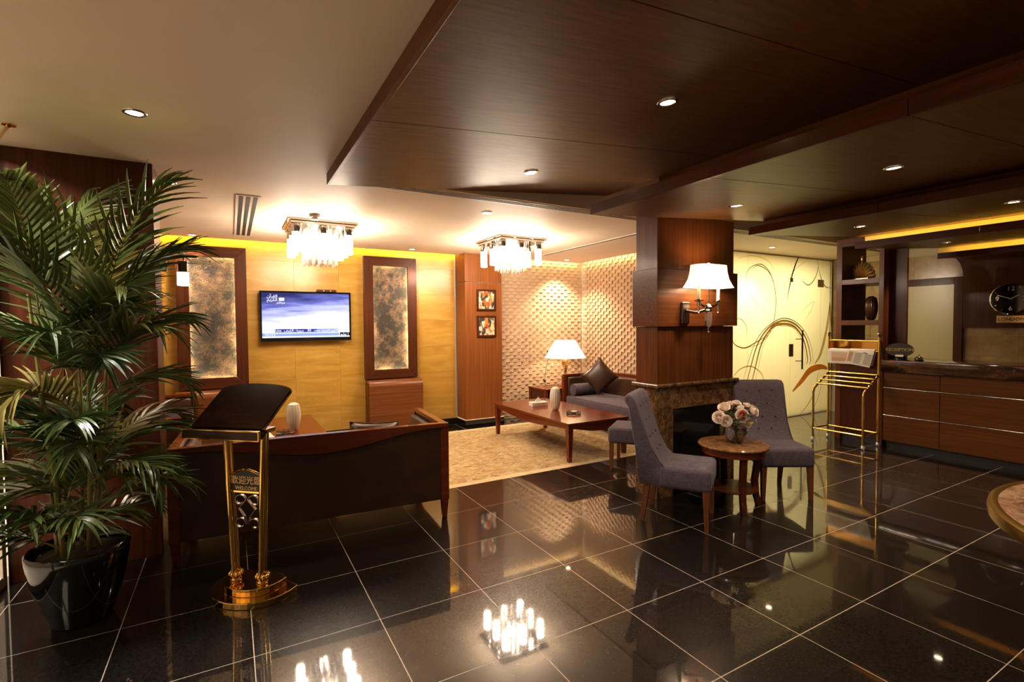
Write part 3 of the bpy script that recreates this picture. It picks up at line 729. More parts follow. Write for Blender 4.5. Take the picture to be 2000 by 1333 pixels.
# ------------------------------------------------------------------ chandeliers
def chandelier(loc, label, flat):
    t = thing('chandelier', label, 'chandelier', (loc[0], loc[1], H), 0, 'crystal chandeliers in the lounge')
    S = 0.345
    MB().box(-S, S, -S, S, -0.022, -0.0005).build('ceiling_plate', 'chrome', t, bevel=.002)
    MB().box(-S+0.025, S-0.025, -S+0.025, S-0.025, -0.050, -0.022).build('mirror_plate', 'chrome', t, bevel=.002)
    q = S-0.085
    for x, y in ((-q,-q),(0,-q),(q,-q),(-q,0),(q,0),(-q,q),(0,q),(q,q)):
        h = MB().lathe([(0.043,-0.135),(0.046,-0.13),(0.046,-0.052),(0.043,-0.05)], 20, (x,y,0)).build('lamp_cup', 'chrome', t, smooth=True)
        MB().lathe([(0.036,-0.335),(0.041,-0.33),(0.041,-0.137),(0.036,-0.135)], 20, (x,y,0)).build('glass_tube', 'tube_glow', t, smooth=True)
    # hanging crystal rods
    if flat:
        for i in range(6):
            for k in range(7):
                x = -0.15+0.06*i; y = -0.15+0.05*k
                MB().box(x-0.014, x+0.014, y-0.006, y+0.006, -0.44+0.012*(k % 2), -0.052).build('crystal_bar', 'crystal', t, bevel=.002)
    else:
        for rr, n, zb in ((0.20, 22, -0.40), (0.13, 14, -0.43)):
            for k in range(n):
                a = 2*PI*k/n
                MB().cyl((rr*math.cos(a), rr*math.sin(a), -0.052), (rr*math.cos(a), rr*math.sin(a), zb), 0.010, n=6).build('crystal_bar', 'crystal', t)
    for k in range(4):
        a = PI/4+k*PI/2
        MB().lathe([(0.012,-0.24),(0.02,-0.22),(0.02,-0.10),(0.012,-0.052)], 12, (0.06*math.cos(a), 0.06*math.sin(a), 0)).build('bulb', 'tube_glow', t, smooth=True)
    return t
chandelier((0.21, 2.60), 'square chrome chandelier of glowing tubes above the television seating', True)
chandelier((2.555, 2.48), 'square chrome chandelier of glowing tubes above the long coffee table', False)

# ------------------------------------------------------------------ back wall furniture
def niche(cx, label, wd=0.76):
    t = thing('wall_panel', label, 'wall panel', (cx, YB, 0), 0)
    z0, z1, bw_, h = 0.80, 2.58, 0.135, wd/2
    pr = 0.085
    # mitred frame
    for poly in ([(-h,z0),(-h+bw_,z0+bw_),(-h+bw_,z1-bw_),(-h,z1)], [(h,z0),(h,z1),(h-bw_,z1-bw_),(h-bw_,z0+bw_)],
                 [(-h,z1),(-h+bw_,z1-bw_),(h-bw_,z1-bw_),(h,z1)], [(-h,z0),(h,z0),(h-bw_,z0+bw_),(-h+bw_,z0+bw_)]):
        c = (sum(p[0] for p in poly)/4, sum(p[1] for p in poly)/4)
        poly = [(p[0]+(c[0]-p[0])*0.004, p[1]+(c[1]-p[1])*0.004) for p in poly]
        MB().prism(poly, -pr, -0.045, 'y').build('frame_rail', 'frame_z' if abs(c[0]) > 0.1 else 'frame_x', t, bevel=.003)
    MB().box(-h+0.03, h-0.03, -0.012, -0.001, z0+0.03, z1-0.03).build('embossed_panel', 'croc', t)
    e = 0.105
    for a, b, c, d in ((-h+e,-h+e+.012,z0+.15,z1-.15), (h-e-.012,h-e,z0+.15,z1-.15)): MB().box(a, b, -0.0445, -0.0415, c, d).build('light_strip', 'led_frame', t)
    for c in (z1-e-.012, z0+e): MB().box(-h+.15, h-.15, -0.0445, -0.0415, c, c+.012).build('light_strip', 'led_frame', t)
    bs = MB(); bs.box(-h+.005, -h+.02, -0.045, -0.001, z0+.005, z1-.005); bs.box(h-.02, h-.005, -0.045, -0.001, z0+.005, z1-.005)
    bs.box(-h+.02, h-.02, -0.045, -0.001, z0+.005, z0+.02); bs.box(-h+.02, h-.02, -0.045, -0.001, z1-.02, z1-.005)
    bs.build('spacer', 'veneer_z', t)
    return t
niche(-0.85, 'tall wood framed crocodile panel nearest the dark wood column')
niche(1.40, 'tall wood framed crocodile panel between television and pilaster', 0.78)
def console(cx, label):
    t = thing('wall_console', label, 'console', (cx, YB-0.018, 0))
    h = 0.395; prof = [(0.0,0.785),(-0.14,0.785)]
    for k in range(1, 9):
        a = PI/2*k/8; prof.append((-0.14-0.09*math.sin(a), 0.785-0.09+0.09*math.cos(a)))
    prof += [(-0.23,0.0),(-0.20,0.0),(-0.20,0.69)]
    for k in range(1, 7):
        a = PI/2*(1-k/6); prof.append((-0.14-0.06*math.sin(a), 0.69+0.06*math.cos(a)))
    prof += [(0.0,0.75)]
    MB().prism(prof, -h, h, 'x').build('waterfall_shelf', 'walnut', t, smooth=True)
    MB().box(h-0.012, h+0.004, -0.20, 0.0, 0.0, 0.74).build('side_cheek', 'veneer_z', t)
    MB().box(-h-0.004, -h+0.012, -0.20, 0.0, 0.0, 0.74).build('side_cheek', 'veneer_z', t)
    return t
console(1.42, 'curved waterfall wood console under the crocodile panel by the pilaster')
console(-0.86, 'curved waterfall wood console behind the sofa and lectern')

# television
tv = thing('television', 'flat television on the yellow wall showing a blurred blue-white picture', 'television', (0.245, YB, 1.71))
W2, Hh = 0.575, 0.335
YT = -0.10
MB().box(-W2, W2, YT, YT+0.045, -Hh, Hh).build('casing', 'black_gloss', tv, bevel=.006)
MB().box(-0.2, 0.2, YT+0.045, -0.001, -0.15, 0.15).build('wall_bracket', 'black_matte', tv)
scr = MB().box(-W2+0.025, W2-0.025, YT-0.002, YT, -Hh+0.05, Hh-0.025).build('screen', 'tv_picture', tv)
def tvbox(x0, x1, z0, z1, m_, k=1): MB().box(x0, x1, YT-0.002-0.0006*k, YT-0.002-0.0006*(k-1), z0, z1).build('caption_bar', m_, scr)
tvbox(-0.40, 0.40, -0.215, -0.170, 'tv_blue'); tvbox(0.12, 0.40, -0.214, -0.171, 'tv_blue_light', 2)
tvbox(-0.55, -0.41, -0.265, -0.225, 'tv_blue_light'); tvbox(-0.40, 0.41, -0.265, -0.228, 'tv_blue_light'); tvbox(0.42, 0.55, -0.266, -0.222, 'tv_black')
tvbox(-0.345, -0.28, 0.205, 0.245, 'tv_white')
def tvtext(body, x, z, s, m_='tv_white'):
    text_mesh('caption', body, s, m_, scr, axes((x, YT-0.0045, z), (1,0,0), (0,0,1)), 0.0004, bold=0.0006)
# arabic captions, visual order in presentation forms
def ar(*cps): return ''.join(chr(c) for c in cps)[::-1]
AL, L_I, L_M, Q_I, R_F, HAMZ, N_I = 0xFE8D, 0xFEDF, 0xFEE0, 0xFED7, 0xFEAE, 0xFE82, 0xFEE5
quran = ar(0xFE8D,0xFEDF,0xFED8,0xFEAE,0xFE81,0xFEE5)
kareem = ar(0xFE8D,0xFEDF,0xFEDC,0xFEAE,0xFEF3,0xFEE2)
mubashir = ar(0xFEE3,0xFE92,0xFE8E,0xFEB7,0xFEAE)
tvtext(quran, -0.425, 0.262, 0.055); tvtext(kareem, -0.425, 0.218, 0.055); tvtext(mubashir, -0.325, 0.182, 0.045)
tvtext('Live', -0.36, -0.192, 0.045)
tvtext(ar(0xFEB3,0xFEEE,0xFEAD,0xFE93,0x20,0x3A,0x20,0xFE8D,0xFEDF,0xFEDC,0xFEEC,0xFED2), -0.17, -0.192, 0.045)
tvtext('30', 0.02, -0.192, 0.05)
tvtext(ar(0xFE8D,0xFEDF,0xFED8,0xFE8E,0xFEAD,0xFE89,0x20,0xFE8D,0xFEDF,0xFEB8,0xFEF4,0xFEA6,0x20,0x3A,0x20,0xFEB3,0xFECC,0xFEAA), 0.24, -0.192, 0.042)
tvtext('10:14', -0.475, -0.245, 0.045)
tvtext(ar(0x31,0x20,0xFEF3,0xFEEE,0xFEDF,0xFEF4,0xFEEE), 0.485, -0.245, 0.042)
text_mesh('maker_badge', 'SAMSUNG', 0.022, 'steel', tv, axes((0.02, YT-0.001, -Hh+0.024), (1,0,0), (0,0,1)), 0.0004)
tb = thing('set_top_box', 'small dark receiver box standing on top of the television', 'receiver box', (0.50, YB-0.075, 1.71+Hh))
MB().box(-0.125, 0.125, -0.05, 0.06, 0.0, 0.03).build('case', 'deep_x', tb, bevel=.002)
for x in (-0.05, 0.04): MB().box(x, x+0.018, -0.052, -0.0495, 0.008, 0.018).build('indicator', 'white_plastic', tb)

# two pictures on the pilaster
def picture(z, m_, label):
    t = thing('framed_picture', label, 'picture', (2.835, 3.775, z))
    h = 0.165
    for a, b, c, d in ((-h,-h+.028,-h,h),(h-.028,h,-h,h),(-h+.028,h-.028,h-.028,h),(-h+.028,h-.028,-h,-h+.028)):
        MB().box(a, b, -0.028, -0.0005, c, d).build('frame_rail', 'deep_z', t, bevel=.003)
    MB().box(-h+.026, h-.026, -0.016, -0.001, -h+.026, h-.026).build('canvas', m_, t)
picture(1.965, 'painting_a', 'upper small framed abstract painting on the wood pilaster')
picture(1.555, 'painting_b', 'lower small framed abstract painting on the wood pilaster')
# sockets
for x, lb in ((4.24, 'black wall socket on stone wall beside the table lamp'), (4.375, 'black wall socket half behind the lamp shade')):
    t = thing('wall_socket', lb, 'socket', (x, YB+0.005, 1.063))
    MB().box(-0.045, 0.045, -0.036, 0.02, -0.045, 0.045).build('plate', 'black_matte', t, bevel=.008)
    MB().cyl((0,-0.0365,0), (0,-0.034,0), 0.022, n=20).build('outlet', 'black_gloss', t)

# ------------------------------------------------------------------ sofas
def sofa(name, label, loc, rz):
    t = thing(name, label, 'sofa', loc, rz, 'matching lounge sofas')
    W, DP, ZT = 0.955, 0.885, 0.78
    # four tapered legs
    for sx_ in (-1, 1):
        for y in (0.03, DP-0.04):
            x = sx_*(W-0.03)
            MB().cyl((x,y,0.0), (x,y,0.15), 0.024, 0.040, n=4).build('leg', 'polish', t, bevel=.004)
            MB().box(x-0.034, x+0.034, y-0.03, y+0.03, 0.15, ZT-0.03).build('post', 'polish', t, bevel=.006)
    # back rail with sagging lower edge
    n = 28; poly = [(-W,ZT),(W,ZT)]
    poly = [(W*(1-2*i/n), ZT+0.006*math.cos(PI*(1-2*i/n)/2)) for i in range(n+1)]
    low = [(-W+2*W*i/n, ZT-0.035-0.105*max(0,math.cos(PI/2*(-1+2*i/n)/0.92))**2.2) for i in range(n+1)]
    MB().prism(poly+low, -0.005, 0.055, 'y').build('back_rail', 'polish', t, bevel=.004)
    MB().box(-W+0.03, W-0.03, 0.008, 0.05, 0.155, ZT-0.04).build('back_panel', 'leather', t)
    lip = MB(); lip.tube([(p[0]*0.955, 0.004, p[1]-0.006) for p in low], 0.006, 6); lip.build('piping', 'leather', t, smooth=True)
    # seat deck and cushion
    MB().box(-W+0.05, W-0.05, 0.05, DP-0.03, 0.155, 0.28).build('seat_deck', 'leather', t, bevel=.01)
    MB().box(-W+0.10, W-0.10, 0.13, DP-0.005, 0.275, 0.445).build('seat_cushion', 'fabric', t, bevel=.045, seg=4)
    pp = MB(); zz = 0.432; x1_, y0_, y1_ = W-0.115, 0.15, DP-0.02
    pp.tube([(-x1_,y0_,zz),(-x1_,y1_,zz),(x1_,y1_,zz),(x1_,y0_,zz)], 0.006, 6); pp.build('piping', 'fabric_button', t, smooth=True)
    MB().box(-W+0.06, W-0.06, 0.05, 0.145, 0.28, ZT-0.045).build('back_pad', 'leather', t, bevel=.035, seg=4)
    for sx_ in (-1, 1):
        x = sx_*(W-0.03)
        MB().box(x-0.032, x+0.032, 0.04, DP-0.02, ZT-0.035, ZT).build('arm_rail', 'polish', t, bevel=.006)
        MB().box(x-0.018, x+0.018, 0.05, DP-0.06, 0.155, ZT-0.04).build('arm_panel', 'leather', t)
        xi = sx_*(W-0.075)
        MB().box(xi-0.035, xi+0.035, 0.10, DP-0.075, 0.28, ZT-0.05).build('arm_pad', 'leather', t, bevel=.028, seg=4)
    return t
sofa('sofa', 'dark leather sofa with polished wood frame turned back-on behind the lectern', (-0.09, 0.595, 0), math.radians(-3.6))
sofa('sofa', 'dark leather sofa with blue-grey seat against the split-stone wall', (4.825, 2.36, 0), PI/2)
sofa('sofa', 'dark leather sofa with blue-grey seat behind the wood column', (-1.90, 2.93, 0), -PI/2)
def bolster(label, c, ax, ln=0.56, r_=0.095):
    t = thing('bolster', label, 'bolster', c, 0 if ax == 'x' else PI/2, 'blue-grey bolsters')
    h = ln/2
    prof = [(0.001,-h),(r_*0.6,-h-.004),(r_*0.92,-h+.008),(r_,-h+.03),(r_,h-.03),(r_*0.92,h-.008),(r_*0.6,h+.004),(0.001,h)]
    mb = MB().lathe(prof, 24); mb.v = [(v[2], v[1], v[0]) for v in mb.v]
    mb.build('cover', 'fabric', t, smooth=True)
    for s_ in (-1, 1):
        MB().tube([(s_*(h-0.006), r_*0.97*math.cos(2*PI*k/20), r_*0.97*math.sin(2*PI*k/20)) for k in range(21)], 0.005, 6).build('piping', 'fabric_button', t, smooth=True)
bolster('blue-grey bolster under the far arm of the stone wall sofa', (4.30, 3.115, 0.538), 'x')
bolster('blue-grey bolster at the far arm of the sofa behind the column', (-1.35, 3.68, 0.538), 'x')
def pillow(label, c, rot, half=0.22):
    t = thing('throw_pillow', label, 'pillow', c); t.rotation_euler = rot
    throw_pillow(half, 0.085).build('cover', 'leather', t, smooth=True)
    MB().tube([(sx*half*1.0, 0, sz*half*1.0) for sx, sz in ((-1,-1),(-0.9,0),(-1,1),(0,0.9),(1,1),(0.9,0),(1,-1),(0,-0.9),(-1,-1))], 0.005, 6).build('piping', 'leather', t, smooth=True)
    return t
pillow('square brown leather pillow standing on its corner on the blue-grey sofa', (4.40, 2.92, 0.745), (math.radians(-14), math.radians(45), math.radians(-58)), 0.215)
pillow('brown leather pillow peeking over the back-turned sofa', (0.36, 0.90, 0.585), (math.radians(-26), math.radians(4), math.radians(-4)), 0.20)

# ------------------------------------------------------------------ coffee tables
def coffee_table(label, x0, x1, y0, y1, zt):
    t = thing('coffee_table', label, 'coffee table', ((x0+x1)/2, (y0+y1)/2, 0), 0, 'low dark wood coffee tables')
    a, b = (x1-x0)/2, (y1-y0)/2
    MB().box(-a, a, -b, b, zt-0.028, zt).build('tabletop', 'polish_y', t, bevel=.004)
    for sx_ in (-1, 1):
        for sy_ in (-1, 1):
            MB().add(*taper_leg(sx_*(a-0.045), sy_*(b-0.045), zt-0.03, 0.035, 0.022)).build('leg', 'polish', t, bevel=.003)
    def apron(half):
        n = 20; top = [(-half, zt-0.029), (half, zt-0.029)]
        return top + [(half-2*half*i/n, zt-0.07-0.055*max(0,math.cos(PI/2*(1-2*i/n)))**1.6) for i in range(n+1)]
    for s_ in (-1, 1):
        MB().prism(apron(b-0.05), s_*(a-0.03)-0.01, s_*(a-0.03)+0.01, 'x').build('apron', 'polish_y', t)
        MB().prism(apron(a-0.05), s_*(b-0.03)-0.01, s_*(b-0.03)+0.01, 'y').build('apron', 'polish', t)
    return t
def taper_leg(x, y, z1, h1, h0, dx=0, dy=0):
    v = [(x+dx+s*h0, y+dy+u*h0, 0) for s, u in ((-1,-1),(1,-1),(1,1),(-1,1))] + [(x+s*h1, y+u*h1, z1) for s, u in ((-1,-1),(1,-1),(1,1),(-1,1))]
    return v, [(3,2,1,0),(4,5,6,7),(0,1,5,4),(1,2,6,5),(2,3,7,6),(3,0,4,7)]
wood('polish_y', (0.10,0.018,0.006), (0.17,0.035,0.011), 'y', rough=0.2, coat=0.6, fine=25)
coffee_table('long dark wood coffee table with a ribbed vase and tissue box', 2.625, 3.53, 1.31, 3.14, 0.45)
coffee_table('dark wood coffee table behind the back-turned sofa with papers', -0.66, 0.20, 1.72, 3.52, 0.45)
def ribbed_vase(name, label, loc, h, r_, m_, cat='vase'):
    t = thing(name, label, cat, loc)
    prof = [(r_*0.42,0)] + [(r_*(0.42+0.58*math.sin(PI*(0.06+0.80*i/16))**0.9), h*i/16) for i in range(1, 16)] + [(r_*0.42,h*0.985),(r_*0.36,h)]
    MB().lathe(prof, 72, ribs=18, amp=0.09).build('body', m_, t, smooth=True)
    MB().lathe([(r_*0.3,h*0.985),(r_*0.40,h*0.99),(r_*0.40,h*1.005),(r_*0.3,h*1.007)], 24).build('lip', m_, t, smooth=True)
    return t
ribbed_vase('ribbed_vase', 'cream ribbed oval vase on the long coffee table', (3.04, 2.17, 0.45), 0.30, 0.068, 'porcelain')
ribbed_vase('ribbed_vase', 'cream ribbed oval vase on the coffee table behind the lectern', (-0.09, 2.60, 0.45), 0.30, 0.068, 'porcelain')
tb = thing('tissue_box', 'white tissue box on the long coffee table', 'tissue box', (3.03, 2.57, 0.45), math.radians(-6))
MB().box(-0.12, 0.12, -0.06, 0.06, 0, 0.055).build('carton', 'paper', tb, bevel=.004)
MB().add([(-0.06,-0.01,0.055),(0.06,-0.012,0.055),(0.05,0.02,0.055),(-0.05,0.022,0.055),(-0.005,0.0,0.125),(0.02,0.012,0.10)], [(0,1,4),(1,5,4),(1,2,5),(2,3,4,5),(3,0,4),(3,2,1,0)]).build('tissue', 'paper', tb)
MB().box(-0.08, 0.08, -0.0615, -0.0602, 0.014, 0.040).build('printed_band', 'paper_photo_light', tb)
def ashtray(label, loc):
    t = thing('ashtray', label, 'ashtray', loc, 0, 'glass ashtrays')
    MB().lathe([(0.075,0.0),(0.085,0.004),(0.088,0.036),(0.080,0.040),(0.062,0.034),(0.055,0.012),(0.02,0.010),(0.0005,0.010)], 36, ribs=18, amp=0.06).build('bowl', 'glass', t, smooth=True)
    for k in range(3):
        a = 2*PI*k/3; MB().box(-0.012, 0.012, -0.006, 0.006, 0.034, 0.042, Matrix.Translation((0.078*math.cos(a), 0.078*math.sin(a), 0)) @ Matrix.Rotation(a, 4, 'Z')).build('rest_notch', 'glass', t)
ashtray('round cut glass ashtray on the long coffee table', (3.06, 1.80, 0.45))
ashtray('round cut glass ashtray on the coffee table with the papers', (-0.19, 2.44, 0.45))
pp = thing('magazine', 'open white paper lying on the coffee table behind the lectern', 'magazine', (-0.48, 2.42, 0.45), 0.1)
MB().box(-0.17, 0.17, -0.12, 0.14, 0.0, 0.006).build('pages', 'paper', pp, bevel=.001)
MB().box(-0.14, -0.02, 0.05, 0.11, 0.006, 0.0068).build('printed_picture', 'paper_photo_light', pp)

# side table with lamp
sd = thing('side_table', 'small dark wood side table beneath the lamp', 'side table', (4.12, 3.70, 0))
MB().box(-0.40, 0.36, -0.26, 0.27, 0.50, 0.53).build('tabletop', 'polish', sd, bevel=.004)
for x in (-0.37, 0.33):
    for y in (-0.23, 0.24): MB().add(*taper_leg(x, y, 0.50, 0.025, 0.018)).build('leg', 'polish', sd)
MB().box(-0.37, 0.33, 0.20, 0.22, 0.12, 0.50).build('rear_panel', 'deep_x', sd)
for x in (-0.385, 0.335): MB().box(x, x+0.02, -0.22, 0.23, 0.12, 0.50).build('side_panel', 'deep_y', sd)
MB().box(-0.37, 0.33, -0.22, 0.22, 0.20, 0.22).build('shelf', 'deep_x', sd)
lp = thing('table_lamp', 'lit table lamp with white shade and twisted gold stem', 'lamp', (4.24, 3.62, 0.53))
MB().box(-0.075, 0.075, -0.075, 0.075, 0.0, 0.025).build('base', 'gold_sheen', lp, bevel=.004)
v = []; f = []; n = 14
for i in range(n+1):
    s_ = i/n; hw = 0.022+0.030*abs(2*s_-0.9)**1.3; a0 = s_*PI*0.75; z = 0.025+0.46*s_
    for k in range(4):
        a = a0+PI/4+k*PI/2; v.append((hw*1.3*math.cos(a), hw*1.3*math.sin(a), z))
for i in range(n):
    for k in range(4): f.append((i*4+k, i*4+(k+1)%4, (i+1)*4+(k+1)%4, (i+1)*4+k))
f += [(3,2,1,0), tuple(range(n*4, n*4+4))]
MB().add(v, f).build('stem', 'gold_sheen', lp)
n = 32; v = []; f = []
for r_, z in ((0.345,0.485),(0.172,0.775),(0.168,0.775),(0.338,0.487)):
    v += [(r_*math.cos(2*PI*k/n), r_*math.sin(2*PI*k/n), z) for k in range(n)]
for i in range(4):
    for k in range(n): f.append((i*n+k, i*n+(k+1)%n, ((i+1)%4)*n+(k+1)%n, ((i+1)%4)*n+k))
MB().add(v, f).build('lamp_shade', 'shade_cloth', lp, smooth=True)
MB().ball((0,0,0.60), 0.035).build('bulb', 'bulb_glow', lp, smooth=True)
la = D.lights.new('table_lamp_light', 'POINT'); la.energy = 14; la.color = WARM; la.shadow_soft_size = 0.05
lo = D.objects.new('table_lamp_light', la); link(lo, lp); lo.location = (0,0,0.66)
cb = thing('lamp_cable', 'thin black lamp cable with an inline switch beside the side table', 'cable', (3.96, 3.78, 0.53))
MB().tube([(0.30,0.305,0.50),(0.19,0.25,0.40),(0.12,0.18,0.30),(0.04,0.09,0.18),(-0.06,-0.02,0.06),(-0.02,-0.06,0.012),(0.10,-0.07,0.02),(0.16,-0.04,0.008)], 0.005, 6).build('wire', 'cable', cb, smooth=True)
MB().box(-0.035, 0.035, -0.012, 0.012, -0.01, 0.01, Matrix.Translation((-0.03,0.01,0.095)) @ Matrix.Rotation(0.9, 4, 'Y')).build('inline_switch', 'cable', cb, bevel=.003)

# ------------------------------------------------------------------ lamp on the pillar
sc = thing('wall_lamp', 'lit two-arm wall lamp with bell shade and crystal drop on the pillar', 'wall lamp', (3.09, py0-0.025, 1.72))
MB().box(-0.15-0.05, -0.15+0.05, -0.02, -0.0005, -0.15, 0.05).build('back_plate', 'dark_metal', sc, bevel=.008)
MB().tube([(-0.15,-0.02,-0.03),(-0.10,-0.08,-0.05),(0.0,-0.14,-0.02)], 0.014, 10).build('bracket', 'dark_metal', sc, smooth=True)
for s_ in (-1, 1):
    MB().tube([(0,-0.14,-0.02),(s_*0.03,-0.14,0.015),(s_*0.07,-0.14,0.005),(s_*0.115,-0.14,0.03),(s_*0.13,-0.14,0.05)], 0.010, 8).build('arm', 'chrome', sc, smooth=True)
    c = (s_*0.13,-0.14,0)
    MB().lathe([(0.006,-0.06),(0.012,-0.05),(0.006,-0.04),(0.014,-0.02),(0.008,0.0),(0.014,0.045),(0.042,0.052),(0.044,0.060),(0.02,0.062),(0.018,0.068)], 18, c).build('candle_cup', 'chrome', sc, smooth=True)
    MB().lathe([(0.015,0.066),(0.015,0.19)], 16, c).build('candle_sleeve', 'porcelain', sc, smooth=True)
MB().lathe([(0.004,-0.235),(0.010,-0.225),(0.004,-0.215),(0.013,-0.20),(0.005,-0.19),(0.018,-0.18),(0.024,-0.172)], 18, (0,-0.14,0)).build('finial', 'chrome', sc, smooth=True)
MB().lathe([(0.024,-0.172),(0.030,-0.12),(0.030,-0.05),(0.026,-0.03)], 8, (0,-0.14,0)).build('crystal_drop', 'crystal', sc)
MB().lathe([(0.028,-0.04),(0.034,-0.03),(0.026,-0.018),(0.036,0.0),(0.02,0.02),(0.008,0.03),(0.008,0.39),(0.014,0.395),(0.006,0.41)], 18, (0,-0.14,0)).build('centre_stem', 'chrome', sc, smooth=True)
# bell shaped shade, oblong with cut corners
n = 40; v = []; f = []
prof = [(0.255,0.175),(0.235,0.20),(0.205,0.25),(0.188,0.31),(0.180,0.375)]
prof = prof + [(a-0.004, b) for a, b in prof[::-1]]
for a_, z in prof:
    for k in range(n):
        th = 2*PI*k/n; cx_ = math.copysign(abs(math.cos(th))**0.55, math.cos(th)); sy_ = math.copysign(abs(math.sin(th))**0.55, math.sin(th))
        v.append((a_*cx_, -0.14+a_*0.50*sy_, z))
m_ = len(prof)
for i in range(m_):
    for k in range(n): f.append((i*n+k, i*n+(k+1)%n, ((i+1)%m_)*n+(k+1)%n, ((i+1)%m_)*n+k))
MB().add(v, f).build('lamp_shade', 'shade_cloth_small', sc, smooth=True)
for s_ in (-1, 1):
    MB().ball((s_*0.13,-0.14,0.225), 0.022).build('bulb', 'bulb_glow', sc, smooth=True)
for zz, en in ((0.23, 16), ):
    la = D.lights.new('wall_lamp_light', 'POINT'); la.energy = en; la.color = WARM; la.shadow_soft_size = 0.05
    lo = D.objects.new('wall_lamp_light', la); link(lo, sc); lo.location = (0,-0.14,zz)
# lamp on the side of the wood column
sl = thing('wall_lamp', 'chrome swan-neck wall lamp with white cylinder on the wood column', 'wall lamp', (-1.099, 1.09, 2.0))
MB().box(0.0, 0.05, -0.03, 0.03, -0.03, 0.05).build('back_plate', 'chrome', sl, bevel=.003)
MB().tube([(0.05,0,0.0),(0.058,0,0.04)] + [(0.105-0.047*math.cos(a), 0, 0.085+0.045*math.sin(a)) for a in [PI*k/10 for k in range(11)]] + [(0.152,0,0.05)], 0.006, 8).build('swan_neck', 'chrome', sl, smooth=True)
MB().lathe([(0.033,-0.03),(0.036,-0.028),(0.036,0.05),(0.012,0.055)], 24, (0.145,0,0)).build('lamp_cap', 'dark_metal', sl, smooth=True)
MB().lathe([(0.034,-0.125),(0.037,-0.12),(0.037,-0.03),(0.033,-0.029)], 24, (0.145,0,0)).build('glass_cylinder', 'sconce_glow', sl, smooth=True)

# ------------------------------------------------------------------ chairs and round table by the pillar
def chair(label, c, fdir):
    fx, fy = Vector(fdir).normalized()
    t = thing('side_chair', label, 'chair', (c[0], c[1], 0), math.atan2(-fx, fy), 'grey-violet upholstered side chairs')
    # backrest: swept side profile with a rolled top, waisted in plan
    prof = [(-0.02,0.30),(-0.245,0.30),(-0.262,0.42),(-0.285,0.60),(-0.315,0.80),(-0.335,0.92),(-0.362,0.955),(-0.368,0.985),(-0.350,1.008),(-0.318,1.008),(-0.288,0.985),(-0.262,0.92),
            (-0.225,0.80),(-0.165,0.62),(-0.10,0.50),(-0.03,0.44)]
    m_ = len(prof); xs = [-1,-0.97,-0.88,-0.6,-0.3,0,0.3,0.6,0.88,0.97,1]; v = []; f = []
    for u in xs:
        ins = 0.0 if abs(u) < 0.9 else (0.005 if abs(u) < 0.98 else 0.016)
        for (y, z) in prof:
            hw = 0.222+0.026*min(1,(z-0.3)/0.7)
            cy2 = sum(p[0] for p in prof)/m_; cz2 = 0.65
            k = (1-ins/0.15)
            yy = y - 0.016*(1-u*u)*(1 if y > -0.22 else 0.4)*min(1,max(0,(z-0.42)*4))
            v.append((u*hw, cy2+(yy-cy2)*k if abs(u) > 0.9 else yy, cz2+(z-cz2)*(1-ins/0.4)))
    nx = len(xs)
    for i in range(nx-1):
        for k in range(m_): f.append((i*m_+k, i*m_+(k+1)%m_, (i+1)*m_+(k+1)%m_, (i+1)*m_+k))
    f += [tuple(range(m_))[::-1], tuple(range((nx-1)*m_, nx*m_))]
    bk_ = MB().add(v, f).build('backrest', 'fabric', t, smooth=True)
    MB().box(-0.238, 0.238, -0.10, 0.285, 0.295, 0.468).build('seat', 'fabric', t, bevel=.035, seg=4)
    # seams along both sides
    for s_ in (-1, 1):
        MB().tube([(s_*0.225, y+0.035, z) for y, z in ((-0.31,0.93),(-0.262,0.80),(-0.20,0.62),(-0.13,0.50),(-0.06,0.42),(-0.045,0.31))], 0.0035, 6).build('seam', 'fabric_button', bk_, smooth=True)
    # tufting buttons
    def surf(z):
        pts = [(0.92,-0.262),(0.80,-0.225),(0.62,-0.165),(0.50,-0.10)]
        for (z1,y1),(z0,y0) in zip(pts, pts[1:]):
            if z >= z0: return y0+(y1-y0)*(z-z0)/(z1-z0)
        return -0.1
    for z, xs_ in ((0.91,(-0.12,0.0,0.12)), (0.79,(-0.06,0.06)), (0.67,(-0.12,0.0,0.12)), (0.56,(-0.06,0.06))):
        for x in xs_: MB().ball((x, surf(z)-0.013*(1-(x/0.22)**2), z), 0.011, 10).build('button', 'fabric_button', bk_, smooth=True)
    for s_ in (-1, 1):
        MB().add(*taper_leg(s_*0.205, 0.245, 0.31, 0.023, 0.015, s_*0.006, 0.008)).build('leg', 'leg_wood', t, bevel=.002)
        MB().add(*taper_leg(s_*0.185, -0.19, 0.31, 0.023, 0.015, s_*0.004, -0.045)).build('leg', 'leg_wood', t, bevel=.002)
    return t
chair('grey-violet tufted chair facing the flower table, its side turned outward', (2.46, -0.40), (0.554,-0.832))
chair('grey-violet tufted chair behind the flower table near the glass wall', (3.72, -0.41), (-0.50,-0.866))
chair('grey-violet chair half hidden behind the pillar by the long coffee table', (3.19, 0.80), (-0.61,0.79))

